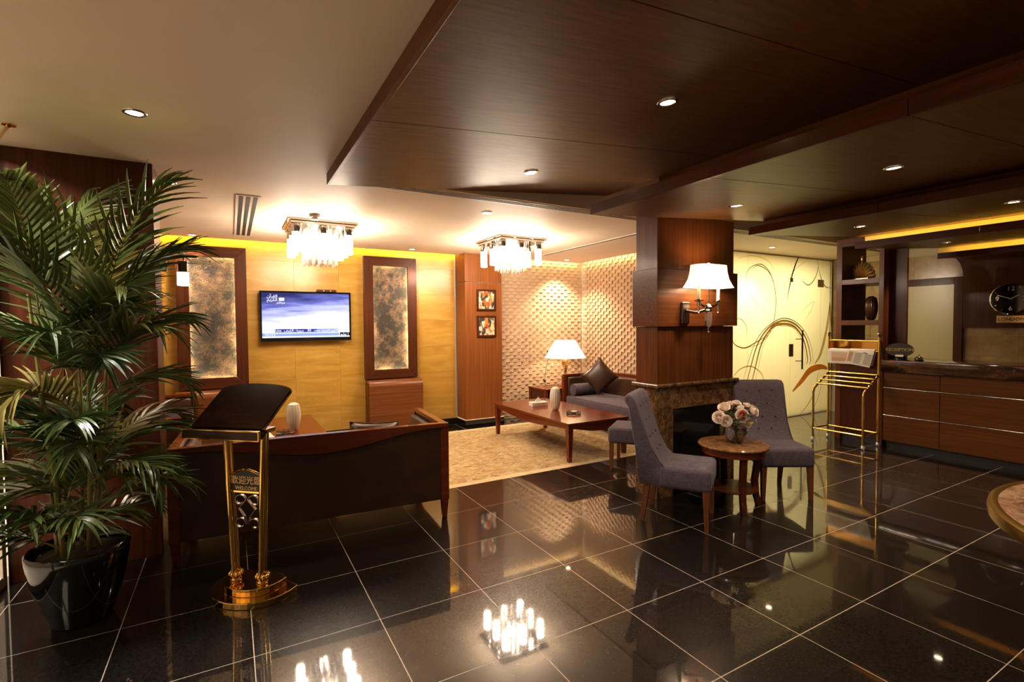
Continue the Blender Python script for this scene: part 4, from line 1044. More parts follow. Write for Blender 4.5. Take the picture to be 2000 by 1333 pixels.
rt_ = thing('round_table', 'small round marble-topped wooden table between the two tufted chairs', 'table', (3.085, -0.46, 0))
TH = 0.54
MB().lathe([(0.270,TH-0.024),(0.284,TH-0.018),(0.287,TH-0.008),(0.280,TH),(0.0005,TH)], 56).build('tabletop', 'table_marble', rt_, smooth=True)
MB().lathe([(0.245,TH-0.085),(0.256,TH-0.08),(0.256,TH-0.025),(0.24,TH-0.024)], 56).build('apron', 'polish', rt_, smooth=True)
for k in range(4):
    a = PI/4+k*PI/2+0.25
    pts = [(0.215,TH-0.05),(0.205,0.36),(0.185,0.22),(0.195,0.10),(0.225,0.0)]
    mb = MB(); vs_ = []
    for r_, z in pts:
        for du, dv in ((-0.024,-0.022),(0.024,-0.022),(0.024,0.022),(-0.024,0.022)):
            vs_.append(((r_+du)*math.cos(a)-dv*math.sin(a), (r_+du)*math.sin(a)+dv*math.cos(a), z))
    mb.add(vs_, [(i*4+q, i*4+(q+1)%4, (i+1)*4+(q+1)%4, (i+1)*4+q) for i in range(4) for q in range(4)] + [(0,1,2,3),(19,18,17,16)])
    mb.build('leg', 'deep_z', rt_, bevel=.003)
MB().lathe([(0.0005,0.150),(0.19,0.150),(0.20,0.158),(0.195,0.170),(0.0005,0.170)], 40).build('lower_shelf', 'deep_x', rt_, smooth=True)
# flowers
fl = thing('flower_vase', 'glass bowl vase of pale pink roses on the small round table', 'flower vase', (3.12, -0.46, TH))
R_ = 0.096
outer = [(0.035,0.0)] + [(R_*math.sin(a), R_*0.96-R_*math.cos(a)*0.96) for a in [PI*(0.13+0.70*k/14) for k in range(15)]]
innr = [(r_-0.004, z+0.001) for r_, z in outer[::-1][:-1]] + [(0.0005,0.008)]
MB().lathe(outer+innr, 40).build('vase', 'glass', fl, smooth=True)
MB().lathe([(0.0005,0.009),(0.05,0.010),(0.082,0.055),(0.0895,0.095),(0.078,0.135),(0.0005,0.136)], 32).build('water', 'water', fl, smooth=True)
for k in range(9):
    a = 2*PI*k/9; MB().tube([(0.03*math.cos(a+2.5), 0.03*math.sin(a+2.5), 0.012),(0.01*math.cos(a), 0.01*math.sin(a), 0.10),(0.045*math.cos(a), 0.045*math.sin(a), 0.20)], 0.003, 6).build('stem', 'leaf_small', fl, smooth=True)
def rose(c, r_, tilt, pink):
    """layered petals round a bud"""
    o = MB(); o2 = MB(); rnd = random.Random(int(c[0]*1e4)+int(c[1]*1e3))
    def petal(an, rr, hh, open_, wd, o):
        vs_ = []; nn = 5
        for i in range(nn):
            for k in range(nn):
                u = -1+2*k/(nn-1); s_ = i/(nn-1)
                rad = rr*(0.12+0.80*math.sin(min(1.0,1.2*s_)*PI/2)+0.16*open_*s_**5); aa = an+u*wd*math.sin(PI*(0.15+0.55*s_))
                z = hh*(s_**1.3)*(1-0.14*u*u) - (0.10*hh*s_**5*open_)
                vs_.append((rad*math.cos(aa), rad*math.sin(aa), z))
        o.add(vs_, [(i*nn+k, i*nn+k+1, (i+1)*nn+k+1, (i+1)*nn+k) for i in range(nn-1) for k in range(nn-1)])
    for ring, (cnt, rr, hh, op, wd) in enumerate(((3,0.26,1.22,0.1,1.2),(3,0.44,1.2,0.3,1.15),(4,0.64,1.12,0.6,1.0),(5,0.84,0.98,1.0,0.85),(5,1.0,0.80,1.6,0.8))):
        for k in range(cnt): petal(2*PI*k/cnt+ring*0.7+rnd.random()*0.3, r_*rr, r_*hh*1.15, op, wd, o2 if pink == 1 and ring < 3 else o)
    ob = o.build('rose', 'petal_pink' if pink == 2 else 'petal', fl, smooth=True)
    ob.matrix_local = Matrix.Translation(c) @ Vector((0,0,1)).rotation_difference(Vector(tilt).normalized()).to_matrix().to_4x4()
    if pink != 1:
        MB().ball((0,0,r_*0.55), r_*0.36, 10, 1.3).build('rose_heart', 'petal', ob, smooth=True)
    if pink == 1:
        o2.build('rose_heart', 'petal_pink', ob, smooth=True)
    mb = MB().lathe([(0.002,-0.02),(r_*0.35,-0.006),(r_*0.42,0.004)], 10); mb.build('sepal', 'leaf_small', ob, smooth=True)
# camera-facing directions in the table frame: right = (0.87,-0.49), toward viewer = (-0.49,-0.87)
def fv(a, b, z): return (0.87*a-0.49*b, -0.49*a-0.87*b, z)
for a, b, z, r_, tl, pk in ((0.0,0.085,0.245,0.052,(0,1,0.35),1), (-0.155,0.03,0.222,0.048,(-0.5,0.8,0.3),0), (-0.118,0.06,0.205,0.045,(-0.2,0.9,0.1),0), (-0.09,-0.02,0.285,0.046,(-0.4,0.5,0.8),0),
                            (0.12,0.02,0.268,0.046,(0.5,0.7,0.5),0), (0.10,-0.03,0.295,0.036,(0.4,0.3,0.8),0), (-0.035,-0.03,0.315,0.032,(-0.1,0.3,1),0), (0.015,-0.03,0.320,0.034,(0.1,0.3,1),0), (-0.02,-0.10,0.27,0.045,(0,-0.8,0.6),0), (0.09,-0.11,0.25,0.045,(0.6,-0.6,0.5),0)):
    rose(fv(a,b,z), r_, fv(*tl), pk)
rl = random.Random(3)
def leaf_mesh(p, d, ln, wd, m_, name, parent, droop=0.25):
    d = Vector(d).normalized(); s_ = d.cross(Vector((0,0,1)))
    s_ = s_.normalized() if s_.length > 1e-3 else Vector((1,0,0)); vs_ = []
    for i in range(5):
        t_ = i/4; w_ = wd*math.sin(PI*(0.08+0.88*t_))**0.8; q = Vector(p)+d*ln*t_+Vector((0,0,-droop*ln*t_*t_))
        vs_ += [q-s_*w_, q+Vector((0,0,-0.12*w_)), q+s_*w_]
    MB().add(vs_, [(i*3+k, i*3+k+1, (i+1)*3+k+1, (i+1)*3+k) for i in range(4) for k in range(2)]).build(name, m_, parent, smooth=True)
for k in range(34):
    a = rl.uniform(0, 2*PI); el = rl.uniform(-0.1, 0.9); r0 = rl.uniform(0.03, 0.09)
    leaf_mesh((r0*math.cos(a), r0*math.sin(a), rl.uniform(0.19,0.27)), (math.cos(a)*math.cos(el), math.sin(a)*math.cos(el), math.sin(el)), rl.uniform(0.06,0.11), rl.uniform(0.016,0.026), 'leaf_small', 'leaf', fl)
for k in range(7):
    a = 0.3+k*0.9; c0 = fv(rl.uniform(-0.14,0.13), rl.uniform(0.02,0.10), rl.uniform(0.155,0.20))
    mb = MB()
    for q in range(9): mb.ball((c0[0]+rl.gauss(0,0.016), c0[1]+rl.gauss(0,0.016), c0[2]+rl.gauss(0,0.012)), 0.0055, 8)
    mb.tube([(0,0,0.18), c0], 0.002, 5)
    mb.build('berry_spray', 'berry', fl, smooth=True)

# ------------------------------------------------------------------ lectern
le = thing('lectern', 'brass lectern with a tilted dark wood reading board and welcome plate', 'lectern', (-0.60, 0.035, 0), math.atan2(-0.66, 0.75))
def base_poly(w_, d0, d1, n=22):
    """straight back, bowed front"""
    pts = [(w_,d1),(w_*0.62,d1+0.035),(-w_*0.62,d1+0.035),(-w_,d1)]
    for k in range(1, n):
        a = PI*k/n; pts.append((-w_*math.cos(a), d1-(d1-d0)*math.sin(a)**0.85))
    return pts
MB().prism(base_poly(0.255,-0.165,0.09), 0.0, 0.038, 'z').build('base_plate', 'brass', le, bevel=.004)
MB().prism(base_poly(0.185,-0.105,0.085), 0.038, 0.082, 'z').build('base_tier', 'brass', le, bevel=.004)
for s_ in (-1, 1):
    for dy in (-0.016, 0.016):
        MB().cyl((s_*0.088, dy, 0.08), (s_*0.125, dy, 0.985), 0.0145, n=16).build('post_tube', 'brass', le, smooth=True)
    for k in range(8):
        a = 2*PI*k/8; MB().ball((s_*0.089+0.03*math.cos(a), 0.03*math.sin(a), 0.125), 0.013, 10).build('collar_bead', 'brass', le, smooth=True)
    MB().lathe([(0.030,0.08),(0.034,0.09),(0.030,0.10)], 24, (s_*0.088,0,0)).build('post_foot', 'brass', le, smooth=True)
# desk
ang = math.atan2(0.215, 0.285); md_ = Matrix.Translation((0,-0.135,1.00)) @ Matrix.Rotation(ang, 4, 'X')
n = 20; poly = [(-0.228,0.0),(0.228,0.0),(0.232,0.30)] + [(0.232*math.cos(PI*k/n), 0.30+0.052*math.sin(PI*k/n)) for k in range(1,n)] + [(-0.232,0.30)]
MB().prism(poly, 0.0, 0.022, 'z', md_).build('reading_board', 'lectern_wood', le)
edge = MB(); edge.tube([md_ @ Vector((p[0]*1.006, p[1]+0.002, 0.011)) for p in poly[1:]+[poly[0]]], 0.005, 6); edge.build('board_edging', 'brass', le, smooth=True)
MB().box(-0.240, 0.240, -0.045, 0.012, -0.012, 0.0, md_).build('ledge', 'black_gloss', le, bevel=.002)
lp_ = MB().box(-0.240, 0.240, -0.192, -0.182, 0.958, 1.012).build('ledge_lip', 'lectern_wood', le)
for zz in (0.960, 1.010): MB().box(-0.242, 0.242, -0.195, -0.180, zz-0.003, zz+0.003).build('lip_edging', 'brass', lp_)
for xx in (-0.240, 0.240): MB().box(xx-0.003, xx+0.003, -0.195, -0.180, 0.963, 1.007).build('lip_edging', 'brass', lp_)
MB().box(-0.16, 0.16, -0.05, 0.05, 0.965, 0.99).build('top_bracket', 'brass', le, bevel=.003)
# welcome plate
zA, zB, hw = 0.615, 0.70, 0.098
arc = [(-hw+2*hw*k/14, zB+0.035*math.sin(PI*k/14)) for k in range(15)]
MB().prism([(hw,zA),(-hw,zA)]+arc, -0.006, 0.006, 'y').build('sign_plate', 'black_matte', le)
MB().tube([(x, 0, z+0.004) for x, z in [(-hw-.006,zA)]+[(a*1.06,b) for a,b in arc]+[(hw+.006,zA)]], 0.0075, 8).build('sign_arch', 'brass', le, smooth=True)
MB().box(-hw-.006, hw+.006, -0.008, 0.008, zA-0.010, zA+0.002).build('sign_rail', 'brass', le, bevel=.001)
text_mesh('sign_lettering', '\u6b61\u8fce\u5149\u81e8', 0.052, 'gold_paint', le, axes((0,-0.0075,0.677), (1,0,0), (0,0,1)), 0.0006)
text_mesh('sign_lettering', 'WELCOME', 0.030, 'gold_paint', le, axes((0,-0.0075,0.632), (1,0,0), (0,0,1)), 0.0006)
def spiral(cx_, cz_, r0, r1, a0, a1, n=22): return [(cx_+(r0+(r1-r0)*k/n)*math.cos(a0+(a1-a0)*k/n), 0, cz_+(r0+(r1-r0)*k/n)*math.sin(a0+(a1-a0)*k/n)) for k in range(n+1)]
for s_ in (-1, 1):
    top = spiral(s_*0.048, 0.556, 0.018, 0.042, PI*(0.5 if s_ > 0 else 0.5)+s_*2.6, PI/2+s_*2.6-s_*(-1)*0 - s_*(2*PI*0.92))
    bot = spiral(s_*0.046, 0.418, 0.040, 0.018, 0, 0)
    ts = [(s_*(0.048+ (0.016+0.026*k/22)*math.cos(PI*1.25-(2*PI*0.85)*k/22*-1)), 0, 0.556+(0.016+0.026*k/22)*math.sin(PI*1.25+(2*PI*0.85)*k/22)) for k in range(23)]
    bs = [(s_*(0.048+(0.040-0.022*k/22)*math.cos(PI*1.0-(2*PI*0.85)*-k/22*-1)), 0, 0.420+(0.040-0.022*k/22)*math.sin(PI*1.0-(2*PI*0.85)*k/22)) for k in range(23)]
    MB().tube(ts+[(s_*0.055,0,0.51),(s_*0.02,0,0.465)]+bs, 0.004, flat=((0,1,0),0.016,0.005)).build('scroll', 'dark_metal', le)

# ------------------------------------------------------------------ potted palm
PC = Vector((-1.40, 0.24, 0))
pm = thing('potted_palm', 'tall leafy areca palm in a glossy black pot by the wood column', 'potted palm', PC)
MB().lathe([(0.115,0.0),(0.13,0.005),(0.165,0.10),(0.205,0.24),(0.222,0.36),(0.224,0.395),(0.216,0.405),(0.205,0.395),(0.200,0.36),(0.0005,0.355)], 48).build('pot', 'black_gloss', pm, smooth=True)
MB().lathe([(0.200,0.352),(0.15,0.372),(0.0005,0.378)], 32).build('soil', 'soil', pm, smooth=True)
lv = []
for vnum in range(3):                                  # three shared leaflet blades, unit length along +y
    vs_ = []; bend = (0.10, 0.30, 0.55)[vnum]
    for i in range(6):
        s_ = i/5; wd = 0.062*math.sin(PI*(0.10+0.90*s_))**0.7*(1-0.25*s_); z = -bend*s_*s_
        vs_ += [(-wd, s_*(1-0.12*bend*s_), z+0.02*math.sin(PI*s_)), (0, s_*(1-0.12*bend*s_), z-0.012), (wd, s_*(1-0.12*bend*s_), z+0.02*math.sin(PI*s_))]
    o = MB().add(vs_, [(i*3+k, i*3+k+1, (i+1)*3+k+1, (i+1)*3+k) for i in range(5) for k in range(2)]).build('leaflet', 'leaf', None, smooth=True)
    lv.append(o.data); D.objects.remove(o)
rp = random.Random(11)
canes = []
for k in range(7):
    a = 2*PI*k/7+rp.uniform(-.3,.3); r0 = rp.uniform(0.02,0.10); hgt = (1.70,1.05,1.55,0.9,1.75,1.25,1.45)[k]; ln = rp.uniform(0.03,0.10)
    b0 = Vector((r0*math.cos(a), r0*math.sin(a), 0.365)); b1 = b0+Vector((ln*math.cos(a), ln*math.sin(a), hgt-0.365))
    canes.append((b0, b1))
    MB().tube([b0, b0.lerp(b1,.5)+Vector((0.01,0,0)), b1], [0.013,0.011,0.007], 8).build('cane', 'cane', pm, smooth=True)
n_leaf = 0
def reach(a, z):
    """room to the window and the column behind"""
    c, s_ = math.cos(a), math.sin(a); lim = 0.52
    if c < -0.05: lim = min(lim, 0.44/(-c))
    if s_ > 0.05: lim = min(lim, 0.60/s_)
    return lim
def frond(base, az, el, ln, droop, nl, split):
    global n_leaf
    rm = reach(az, 0); pts = []; nseg = 12
    p = Vector(base); d_el = el; step = ln/nseg
    for i in range(nseg+1):
        pts.append(p.copy()); p = p+Vector((math.cos(az)*math.cos(d_el), math.sin(az)*math.cos(d_el), math.sin(d_el)))*step; d_el -= droop/nseg*(0.5+i/nseg)
    hr = max(1e-3, max((q-Vector(base)).to_2d().length for q in pts)+Vector(base).to_2d().length)
    if hr > rm:
        k = (rm/hr)
        pts = [Vector((q.x*k, q.y*k, q.z)) for q in pts]
    pts = [Vector((q.x, q.y, min(q.z, 2.50))) for q in pts]
    fr_ = MB().tube(pts, [0.0055*(1-0.75*i/nseg) for i in range(nseg+1)], 6).build('frond', 'cane', pm, smooth=True)
    join = MB()
    for q in range(nl):
        s_ = 0.24+0.76*(q+0.5)/nl; fi = s_*nseg; i = min(int(fi), nseg-1); pos = pts[i].lerp(pts[i+1], fi-i); tan = (pts[i+1]-pts[i]).normalized()
        side0 = tan.cross(Vector((0,0,1))); side0 = side0.normalized() if side0.length > 1e-3 else Vector((1,0,0))
        upv = side0.cross(tan).normalized()
        for sg in (-1, 1):
            L_ = (0.34*math.sin(PI*(0.22+0.66*s_))**0.8)*(0.9+0.2*rp.random())*(ln/0.85)**0.5
            dirv = (tan*(0.62+0.5*s_)+side0*sg*(1.0-0.55*s_)+upv*rp.uniform(0.05,0.28)).normalized()
            tip = PC+pos+dirv*L_
            if tip.x < XL+0.04 or tip.y > 0.90 or tip.z > 2.64:
                over = 0.62; L_ *= over; tip = PC+pos+dirv*L_
                if tip.x < XL+0.03 or tip.y > 0.905 or tip.z > 2.66: continue
            xv = dirv.cross(upv).normalized(); zv = xv.cross(dirv).normalized()
            if zv.z < 0: xv, zv = -xv, -zv
            mt = Matrix(((xv.x,dirv.x,zv.x),(xv.y,dirv.y,zv.y),(xv.z,dirv.z,zv.z))).to_4x4() @ Matrix.Diagonal((0.21,L_,0.30 if L_ < .3 else L_,1))
            mt = Matrix.Translation(pos) @ mt
            me = lv[rp.choice((0,1,1,2))]
            if split and n_leaf < 300:
                o = D.objects.new('leaflet', me); link(o, fr_); o.matrix_local = mt; n_leaf += 1
            else: join.add([mt @ vv.co for vv in me.vertices], [tuple(pp_.vertices) for pp_ in me.polygons])
    if join.v: join.build('leaflets', 'leaf', fr_, smooth=True)['kind'] = 'stuff'
CAMAZ = math.atan2(-0.87, 0.49)
specs = []
for k in range(13):      # upper spray
    specs.append(((0,2,4,6)[k % 4], rp.uniform(0.84,1.0), 2*PI*k/13+rp.uniform(-.2,.2), rp.uniform(1.0,1.4), rp.uniform(0.8,1.0), rp.uniform(0.7,1.3), 18))
for k in range(15):      # middle
    specs.append((rp.randrange(7), rp.uniform(0.45,0.85), 2*PI*k/15+rp.uniform(-.25,.25), rp.uniform(0.65,1.1), rp.uniform(0.65,0.9), rp.uniform(1.0,1.6), 17))
for k in range(16):      # low
    specs.append((rp.randrange(7), rp.uniform(0.15,0.45), 2*PI*k/16+rp.uniform(-.25,.25), rp.uniform(0.6,1.0), rp.uniform(0.5,0.7), rp.uniform(1.0,1.5), 15))
for k in range(7):       # skirt over the pot
    specs.append((rp.randrange(7), rp.uniform(0.02,0.12), 2*PI*k/7+rp.uniform(-.25,.25), rp.uniform(0.75,1.05), rp.uniform(0.34,0.42), rp.uniform(1.1,1.6), 10))
# fronds toward the viewer first: their leaflets stay single
specs.sort(key=lambda q: -math.cos(q[2]-CAMAZ-0.5))
for ci, fr0, az, el, ln, dr_, nl in specs:
    b0, b1 = canes[ci]
    frond(b0.lerp(b1, fr0), az, el, ln, dr_, nl, True)

# ------------------------------------------------------------------ shelf unit by the reception
UX0, UX1, UY0, UY1 = 6.50, 7.12, -0.075, 0.49
un = thing('shelf_unit', 'tall dark wood open shelf unit dividing off the reception', 'shelf unit', (UX0, 0, 0))
X1_ = UX1-UX0
MB().box(0, X1_, UY1-0.07, UY1, 0, 2.68).build('side_panel', 'veneer_z', un, bevel=.002)
MB().box(0, X1_, UY0, UY0+0.055, 0, 2.60).build('side_panel', 'veneer_z', un, bevel=.002)
MB().box(0, X1_, UY0+0.055, UY1-0.07, 2.58, 2.68).build('top_panel', 'veneer_y', un)
for za, zb in ((2.075,2.14), (1.535,1.60), (1.20,1.26)):
    MB().box(0, X1_, UY0+0.055, UY1-0.07, za, zb).build('shelf', 'veneer_y', un, bevel=.002)
MB().box(0.005, X1_-0.005, UY0+0.055, UY1-0.07, 0.10, 1.20).build('cabinet_front', 'deep_z', un)
MB().box(0.03, X1_-0.03, UY0+0.055, UY1-0.07, 0.0, 0.10).build('plinth', 'black_matte', un)
t5 = struct(MB().box(6.66, 6.70, -0.255, -0.08, 1.102, 2.488).build('trim_5', 'deep_z'), 'dark wood post between shelf unit and reception counter')
# shell vase and oval vase on the shelves
fv_ = thing('shell_vase', 'gold ribbed fan-shaped bottle vase on the top shelf', 'vase', (6.72, 0.28, 2.14))
v = []; f = []; n = 66; lay = 9
for j in range(lay):
    s_ = j/(lay-1)
    for i in range(n+1):
        a = PI*i/n; rib = 1+0.045*abs(math.sin(a*11/1.0))
        rad = 0.152*rib*s_
        v.append((0.045*math.sqrt(max(0,1-s_*s_*0.86))*(0.8+0.35*abs(math.sin(a*11))), rad*math.cos(a), 0.02+0.215*rib*s_*math.sin(a)))
m_ = n+1; base = len(v)
v += [(-p[0], p[1], p[2]) for p in v]
for o_ in (0, base):
    for j in range(lay-1):
        for i in range(n): f.append((o_+j*m_+i, o_+j*m_+i+1, o_+(j+1)*m_+i+1, o_+(j+1)*m_+i))
for i in range(n): f.append(((lay-1)*m_+i, (lay-1)*m_+i+1, base+(lay-1)*m_+i+1, base+(lay-1)*m_+i))
for j in range(lay-1):
    f.append((j*m_, (j+1)*m_, base+(j+1)*m_, base+j*m_)); f.append((j*m_+n, base+j*m_+n, base+(j+1)*m_+n, (j+1)*m_+n))
MB().add(v, f).build('body', 'gold_sheen', fv_, smooth=True)
MB().lathe([(0.030,0.225),(0.022,0.25),(0.022,0.30),(0.032,0.318),(0.028,0.32),(0.018,0.305)], 24).build('neck', 'gold_sheen', fv_, smooth=True)
MB().box(-0.04, 0.04, -0.09, 0.09, 0.0, 0.022).build('foot', 'gold_sheen', fv_, bevel=.004)
ribbed_vase('ribbed_vase', 'dark bronze ribbed oval vase on the middle shelf', (6.72, 0.165, 1.60), 0.315, 0.068, 'bronze_vase')

# ------------------------------------------------------------------ newspaper rack
nr = thing('newspaper_rack', 'wheeled brass newspaper rack standing before the shelf unit', 'newspaper rack', (0,0,0))
RX0, RX1, RY0, RY1 = 6.08, 6.44, -0.06, 0.545
nr.location = ((RX0+RX1)/2, (RY0+RY1)/2, 0)
ox, oy = nr.location.x, nr.location.y
def q_(x, y, z): return (x-ox, y-oy, z)
for y in (RY0, RY1):
    MB().cyl(q_(RX1,y,0.06), q_(RX1,y,1.40), 0.015, n=14).build('post', 'brass', nr, smooth=True)
    MB().ball(q_(RX1,y,1.425), 0.024, 14).build('finial', 'brass', nr, smooth=True)
    MB().lathe([(0.02,1.385),(0.024,1.392),(0.02,1.40)], 16, q_(RX1,y,0)).build('collar', 'brass', nr, smooth=True)
    MB().tube([q_(RX0,y,0.06), q_(RX0,y,0.66)] + [q_(RX0+0.05*(1-math.cos(a)), y, 0.66+0.06*math.sin(a)) for a in [PI/2*k/6 for k in range(1,7)]] + [q_(RX1,y,0.90)], 0.014, 12).build('side_tube', 'brass', nr, smooth=True)
    for k in range(8):
        s_ = k/7; MB().ball(q_(RX0+0.05+(RX1-RX0-0.05)*s_, y, 0.725+0.172*s_), 0.019, 10).build('rod_knob', 'brass', nr, smooth=True)
    MB().cyl(q_(RX0,y,0.17), q_(RX1,y,0.17), 0.012, n=10).build('rail', 'brass', nr, smooth=True)
    for x in (RX0, RX1):
        MB().lathe([(0.012,0.045),(0.016,0.05),(0.012,0.065)], 12, q_(x,y,0)).build('caster_stem', 'steel', nr, smooth=True)
        w_ = MB().cyl(q_(x,y-0.01,0.026), q_(x,y+0.01,0.026), 0.026, n=18).build('caster', 'white_plastic', nr, smooth=True)
for k in range(4):
    s_ = (0.06, 0.34, 0.62, 0.90)[k]; x = RX0+0.05+(RX1-RX0-0.05)*s_; z = 0.735+0.172*s_
    MB().cyl(q_(x,RY0,z+0.018), q_(x,RY1,z+0.018), 0.0115, n=12).build('shelf_rod', 'brass', nr, smooth=True)
MB().cyl(q_(RX0,RY0,0.17), q_(RX0,RY1,0.17), 0.012, n=10).build('rail', 'brass', nr, smooth=True)
MB().cyl(q_(RX1,RY0,0.17), q_(RX1,RY1,0.17), 0.012, n=10).build('rail', 'brass', nr, smooth=True)
for z in (1.335, 1.205): MB().cyl(q_(RX1,RY0,z), q_(RX1,RY1,z), 0.012, n=12).build('top_rod', 'brass', nr, smooth=True)
MB().box(RX1-0.004-ox, RX1+0.004-ox, RY0+0.02-oy, RY1-0.02-oy, 1.212, 1.330).build('brass_sheet', 'brass_mirror', nr)
def newspaper(label, y0, y1, drop, skew, x_, photo):
    t = thing('newspaper', label, 'newspaper', (RX1, (y0+y1)/2, 1.222), 0)
    h = (y1-y0)/2; e = 0.018+x_
    # folded over the lower rod
    prof = [(-e,-drop),(-e*0.98,-drop*0.5),(-e,-0.03),(-e*0.7,-0.004),(0,0.006+x_*0.4),(e*0.7,-0.004),(e,-0.03),(e,-drop*0.9)]
    vs_ = []
    for y, dz in ((-h, -skew), (h, skew)):
        for x, z in prof: vs_.append((x, y-(z*0.25*(1 if skew else 0)), z+dz*(1 if z < -0.02 else 0.0)))
        for x, z in prof: vs_.append((x*0.86, y-(z*0.25*(1 if skew else 0)), z-0.004+dz*(1 if z < -0.02 else 0.0)))
    m_ = len(prof); fs_ = []
    for i in range(m_-1):
        fs_ += [(i, i+1, 2*m_+i+1, 2*m_+i), (m_+i, 3*m_+i, 3*m_+i+1, m_+i+1), (i, m_+i, m_+i+1, i+1), (2*m_+i, 2*m_+i+1, 3*m_+i+1, 3*m_+i)]
    fs_ += [(0, 2*m_, 3*m_, m_), (m_-1, 2*m_-1, 4*m_-1, 3*m_-1)]
    MB().add(vs_, fs_).build('sheets', 'paper', t)
    xf = -e-0.0008
    def patch(ya, yb_, za, zb, m__, nm, k=0):
        sh = lambda y, z: (xf-0.0008*k, y-(z*0.25 if skew else 0), z+(skew*y/h))
        MB().add([sh(ya,za), sh(yb_,za), sh(yb_,zb), sh(ya,zb)], [(0,1,2,3)]).build(nm, m__, t)
    if photo:
        patch(-0.12, h-0.05, -drop+0.03, -0.045, 'paper_photo_light', 'printed_picture'); patch(-0.115, h-0.055, -drop+0.032, -drop*0.62, 'paper_photo', 'printed_picture', 1)
    else:
        patch(h-0.06, h-0.012, -drop+0.03, -0.05, 'paper_photo', 'printed_picture')
        for c_ in range(2):
            for r_ in range(13):
                y = h-0.085-c_*0.115; z = -0.055-r_*0.0105
                if z > -drop+0.02: patch(y-0.095+0.012*((r_*7) % 3), y, z-0.0022, z+0.0022, 'paper_ink', 'text_line')
        patch(-h*0.55, -h*0.2, -0.042, -0.030, 'paper_ink', 'headline')
    return t
newspaper('newspaper with a large colour photo hanging on the brass rack', 0.22, 0.55, 0.195, 0.0, 0.0, True)
newspaper('newspaper with text columns hanging askew on the brass rack', -0.02, 0.27, 0.205, 0.022, 0.012, False)

# ------------------------------------------------------------------ reception counter
CX0, CX1, CY0, CY1 = 6.48, 7.14, -3.7, -0.09
rc = thing('reception_counter', 'long wood panelled reception counter with a dark marble top', 'reception counter', (CX0, (CY0+CY1)/2, 0))
oy = (CY0+CY1)/2
MB().box(0.02, CX1-CX0, CY0-oy, CY1-oy, 0.10, 0.95).build('carcass', 'deep_y', rc)
MB().box(0.06, CX1-CX0, CY0-oy, CY1-oy-0.02, 0.0, 0.10).build('plinth', 'black_matte', rc)
MB().box(-0.045, CX1-CX0+0.03, CY0-oy, CY1-oy+0.012, 0.952, 1.10).build('marble_top', 'counter_marble', rc, bevel=.012, seg=3)
segs = [-0.095, -0.67, -1.90, -3.1, -3.7]
for a, b in zip(segs, segs[1:]):
    for za, zb in ((0.085,0.396), (0.416,0.741), (0.761,0.948)):
        MB().box(0.0, 0.02, b+0.003-oy, a-0.003-oy, za, zb).build('front_panel', 'counter_wood', rc, bevel=.0015)
    for z in (0.406, 0.751):
        MB().cyl((0.004, b-oy, z), (0.004, a-oy, z), 0.0075, n=10).build('metal_strip', 'steel', rc, smooth=True)
MB().box(0.0, 0.02, -0.095-oy, -0.085-oy, 0.085, 0.948).build('end_post', 'deep_z', rc)
sg = thing('desk_sign', 'black oval reception sign with gold lettering on the counter', 'sign', (6.57, -0.225, 1.10), math.radians(-72))
n = 40
MB().prism([(0.142*math.cos(2*PI*k/n), 0.128+0.088*math.sin(2*PI*k/n)) for k in range(n)], -0.012, 0.012, 'y').build('sign_plate', 'black_gloss', sg, bevel=.004)
MB().lathe([(0.06,0.0),(0.062,0.02),(0.045,0.045)], 24).build('sign_base', 'black_gloss', sg, smooth=True)
MB().box(-0.04, 0.04, -0.0135, -0.0120, 0.045, 0.066).build('silver_label', 'chrome', sg)
text_mesh('sign_lettering', 'RECEIPTION', 0.050, 'gold_paint', sg, axes((0,-0.0135,0.128), (1,0,0), (0,0,1)), 0.0006, bold=0.0006)
bl = thing('desk_bell', 'small chrome call bell on the counter beside the oval sign', 'bell', (6.64, -0.40, 1.10))
MB().lathe([(0.045,0.0),(0.048,0.008),(0.040,0.012)], 28).build('base', 'black_gloss', bl, smooth=True)
MB().lathe([(0.044,0.014),(0.040,0.032),(0.026,0.048),(0.006,0.054)], 28).build('dome', 'chrome', bl, smooth=True)
MB().lathe([(0.005,0.053),(0.005,0.064),(0.010,0.067),(0.006,0.074)], 14).build('plunger', 'chrome', bl, smooth=True)

# clock board on the marble wall
XB = 8.56
cbd = thing('clock_board', 'very dark wood board with a curved upper corner holding the clock', 'board', (XB, -0.17, 0))
prof = [(0.0,1.48),(0.0,2.20)] + [(0.17*(1-math.cos(PI/2*k/10)), 2.20+0.33*math.sin(PI/2*k/10)) for k in range(1,11)] + [(-2.2,2.53),(-2.2,1.48)]
MB().prism(prof, 0.0, 0.085, 'x').build('board', 'deep_z', cbd)
ck = thing('wall_clock', 'round black-faced wall clock with metal rim above a nameplate', 'clock', (XB, -0.685, 1.878))
def disc(r0, z0, z1, nm, m_, n=48): MB().cyl((-z0,0,0), (-z1,0,0), r0, n=n).build(nm, m_, ck)
disc(0.205, 0.001, 0.03, 'case', 'black_gloss')
rim = MB(); rim.tube([(-0.032, 0.205*math.cos(2*PI*k/48), 0.205*math.sin(2*PI*k/48)) for k in range(49)], 0.011, 8, cap=False); rim.build('rim', 'chrome', ck, smooth=True)
FR_ = lambda y, z, dx=-0.032: axes((dx, y, z), (0,-1,0), (0,0,1))
for tx, a in (('12',PI/2), ('3',0), ('6',-PI/2), ('9',PI)):
    text_mesh('numeral', tx, 0.085, 'steel', ck, FR_(-0.135*math.cos(a), 0.135*math.sin(a)), 0.0006)
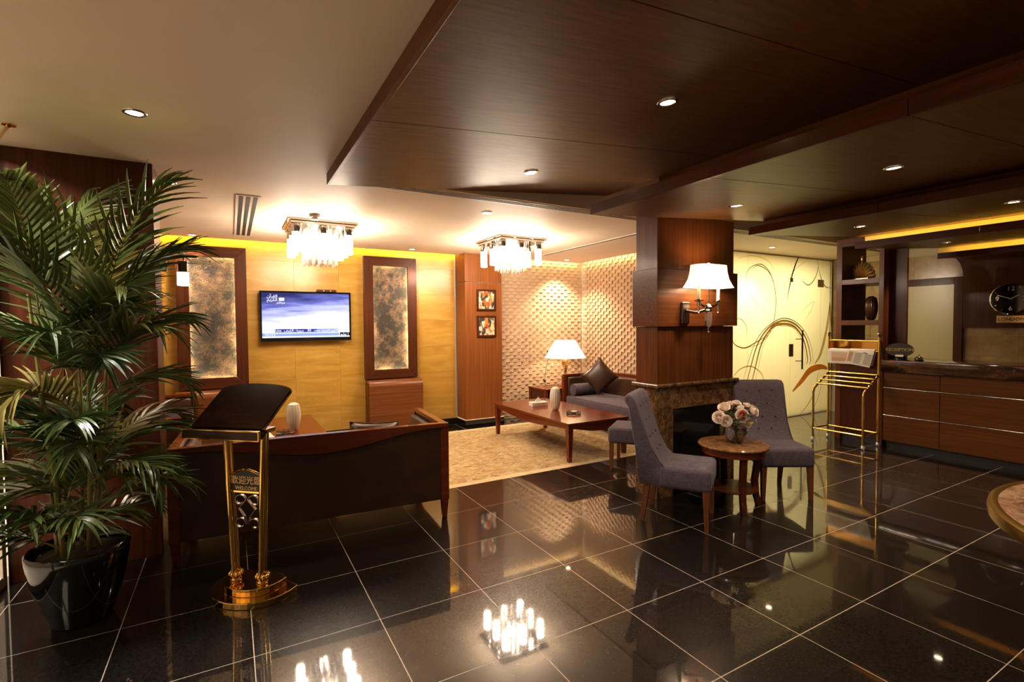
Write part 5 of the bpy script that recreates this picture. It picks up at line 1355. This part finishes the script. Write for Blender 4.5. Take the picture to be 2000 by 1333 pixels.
for k in range(12):
    a = 2*PI*k/12
    if k % 3: MB().box(-0.032, -0.030, -0.003, 0.003, 0.165, 0.185, Matrix.Rotation(a, 4, 'X')).build('hour_mark', 'steel', ck)
MB().box(-0.036, -0.034, -0.004, 0.004, -0.02, 0.10, Matrix.Rotation(1.05, 4, 'X')).build('hand', 'steel', ck)
MB().box(-0.039, -0.037, -0.003, 0.003, -0.02, 0.15, Matrix.Rotation(-1.2, 4, 'X')).build('hand', 'steel', ck)
np_ = thing('name_plate', 'small brass nameplate with dark capital letters under the clock', 'name plate', (XB, -0.69, 1.60))
MB().box(-0.006, -0.0005, -0.15, 0.15, -0.048, 0.048).build('plate', 'gold_sheen', np_, bevel=.001)
text_mesh('lettering', 'LONDON', 0.062, 'black_matte', np_, axes((-0.0065,0,0), (0,-1,0), (0,0,1)), 0.0006, bold=0.0008)

# big round marble table at the edge of the picture
gt = thing('centre_table', 'large round brown marble table with a brass rim', 'table', (2.65, -3.20, 0))
RB = 0.915; zt = 0.75
marble('table_brown', [(0.3,(0.10,0.05,0.028)), (0.5,(0.23,0.13,0.078)), (0.75,(0.40,0.26,0.16))], 9, 0.14, (0.5,0.35,0.22), 12, 0.03)
MB().lathe([(RB-0.034,zt-0.02),(RB-0.034,zt),(0.0005,zt)], 96).build('marble_top', 'table_brown', gt, smooth=True)
v = []; f = []; n = 96
for r_, z in ((RB-0.036,zt-0.05),(RB,zt-0.05),(RB+0.004,zt-0.025),(RB,zt-0.002),(RB-0.014,zt+0.004),(RB-0.034,zt+0.001)):
    v += [(r_*math.cos(2*PI*k/n), r_*math.sin(2*PI*k/n), z) for k in range(n)]
for i in range(6):
    for k in range(n): f.append((i*n+k, i*n+(k+1)%n, ((i+1)%6)*n+(k+1)%n, ((i+1)%6)*n+k))
mat('brass_satin', (0.62,0.38,0.10), 0.28, 1.0)
MB().add(v, f).build('brass_rim', 'brass_satin', gt, smooth=True)
MB().lathe([(0.32,0.0),(0.34,0.02),(0.30,0.05),(0.16,0.08),(0.11,0.20),(0.10,0.40),(0.14,0.60),(0.24,0.70),(0.26,zt-0.03)], 48).build('pedestal', 'deep_z', gt, smooth=True)
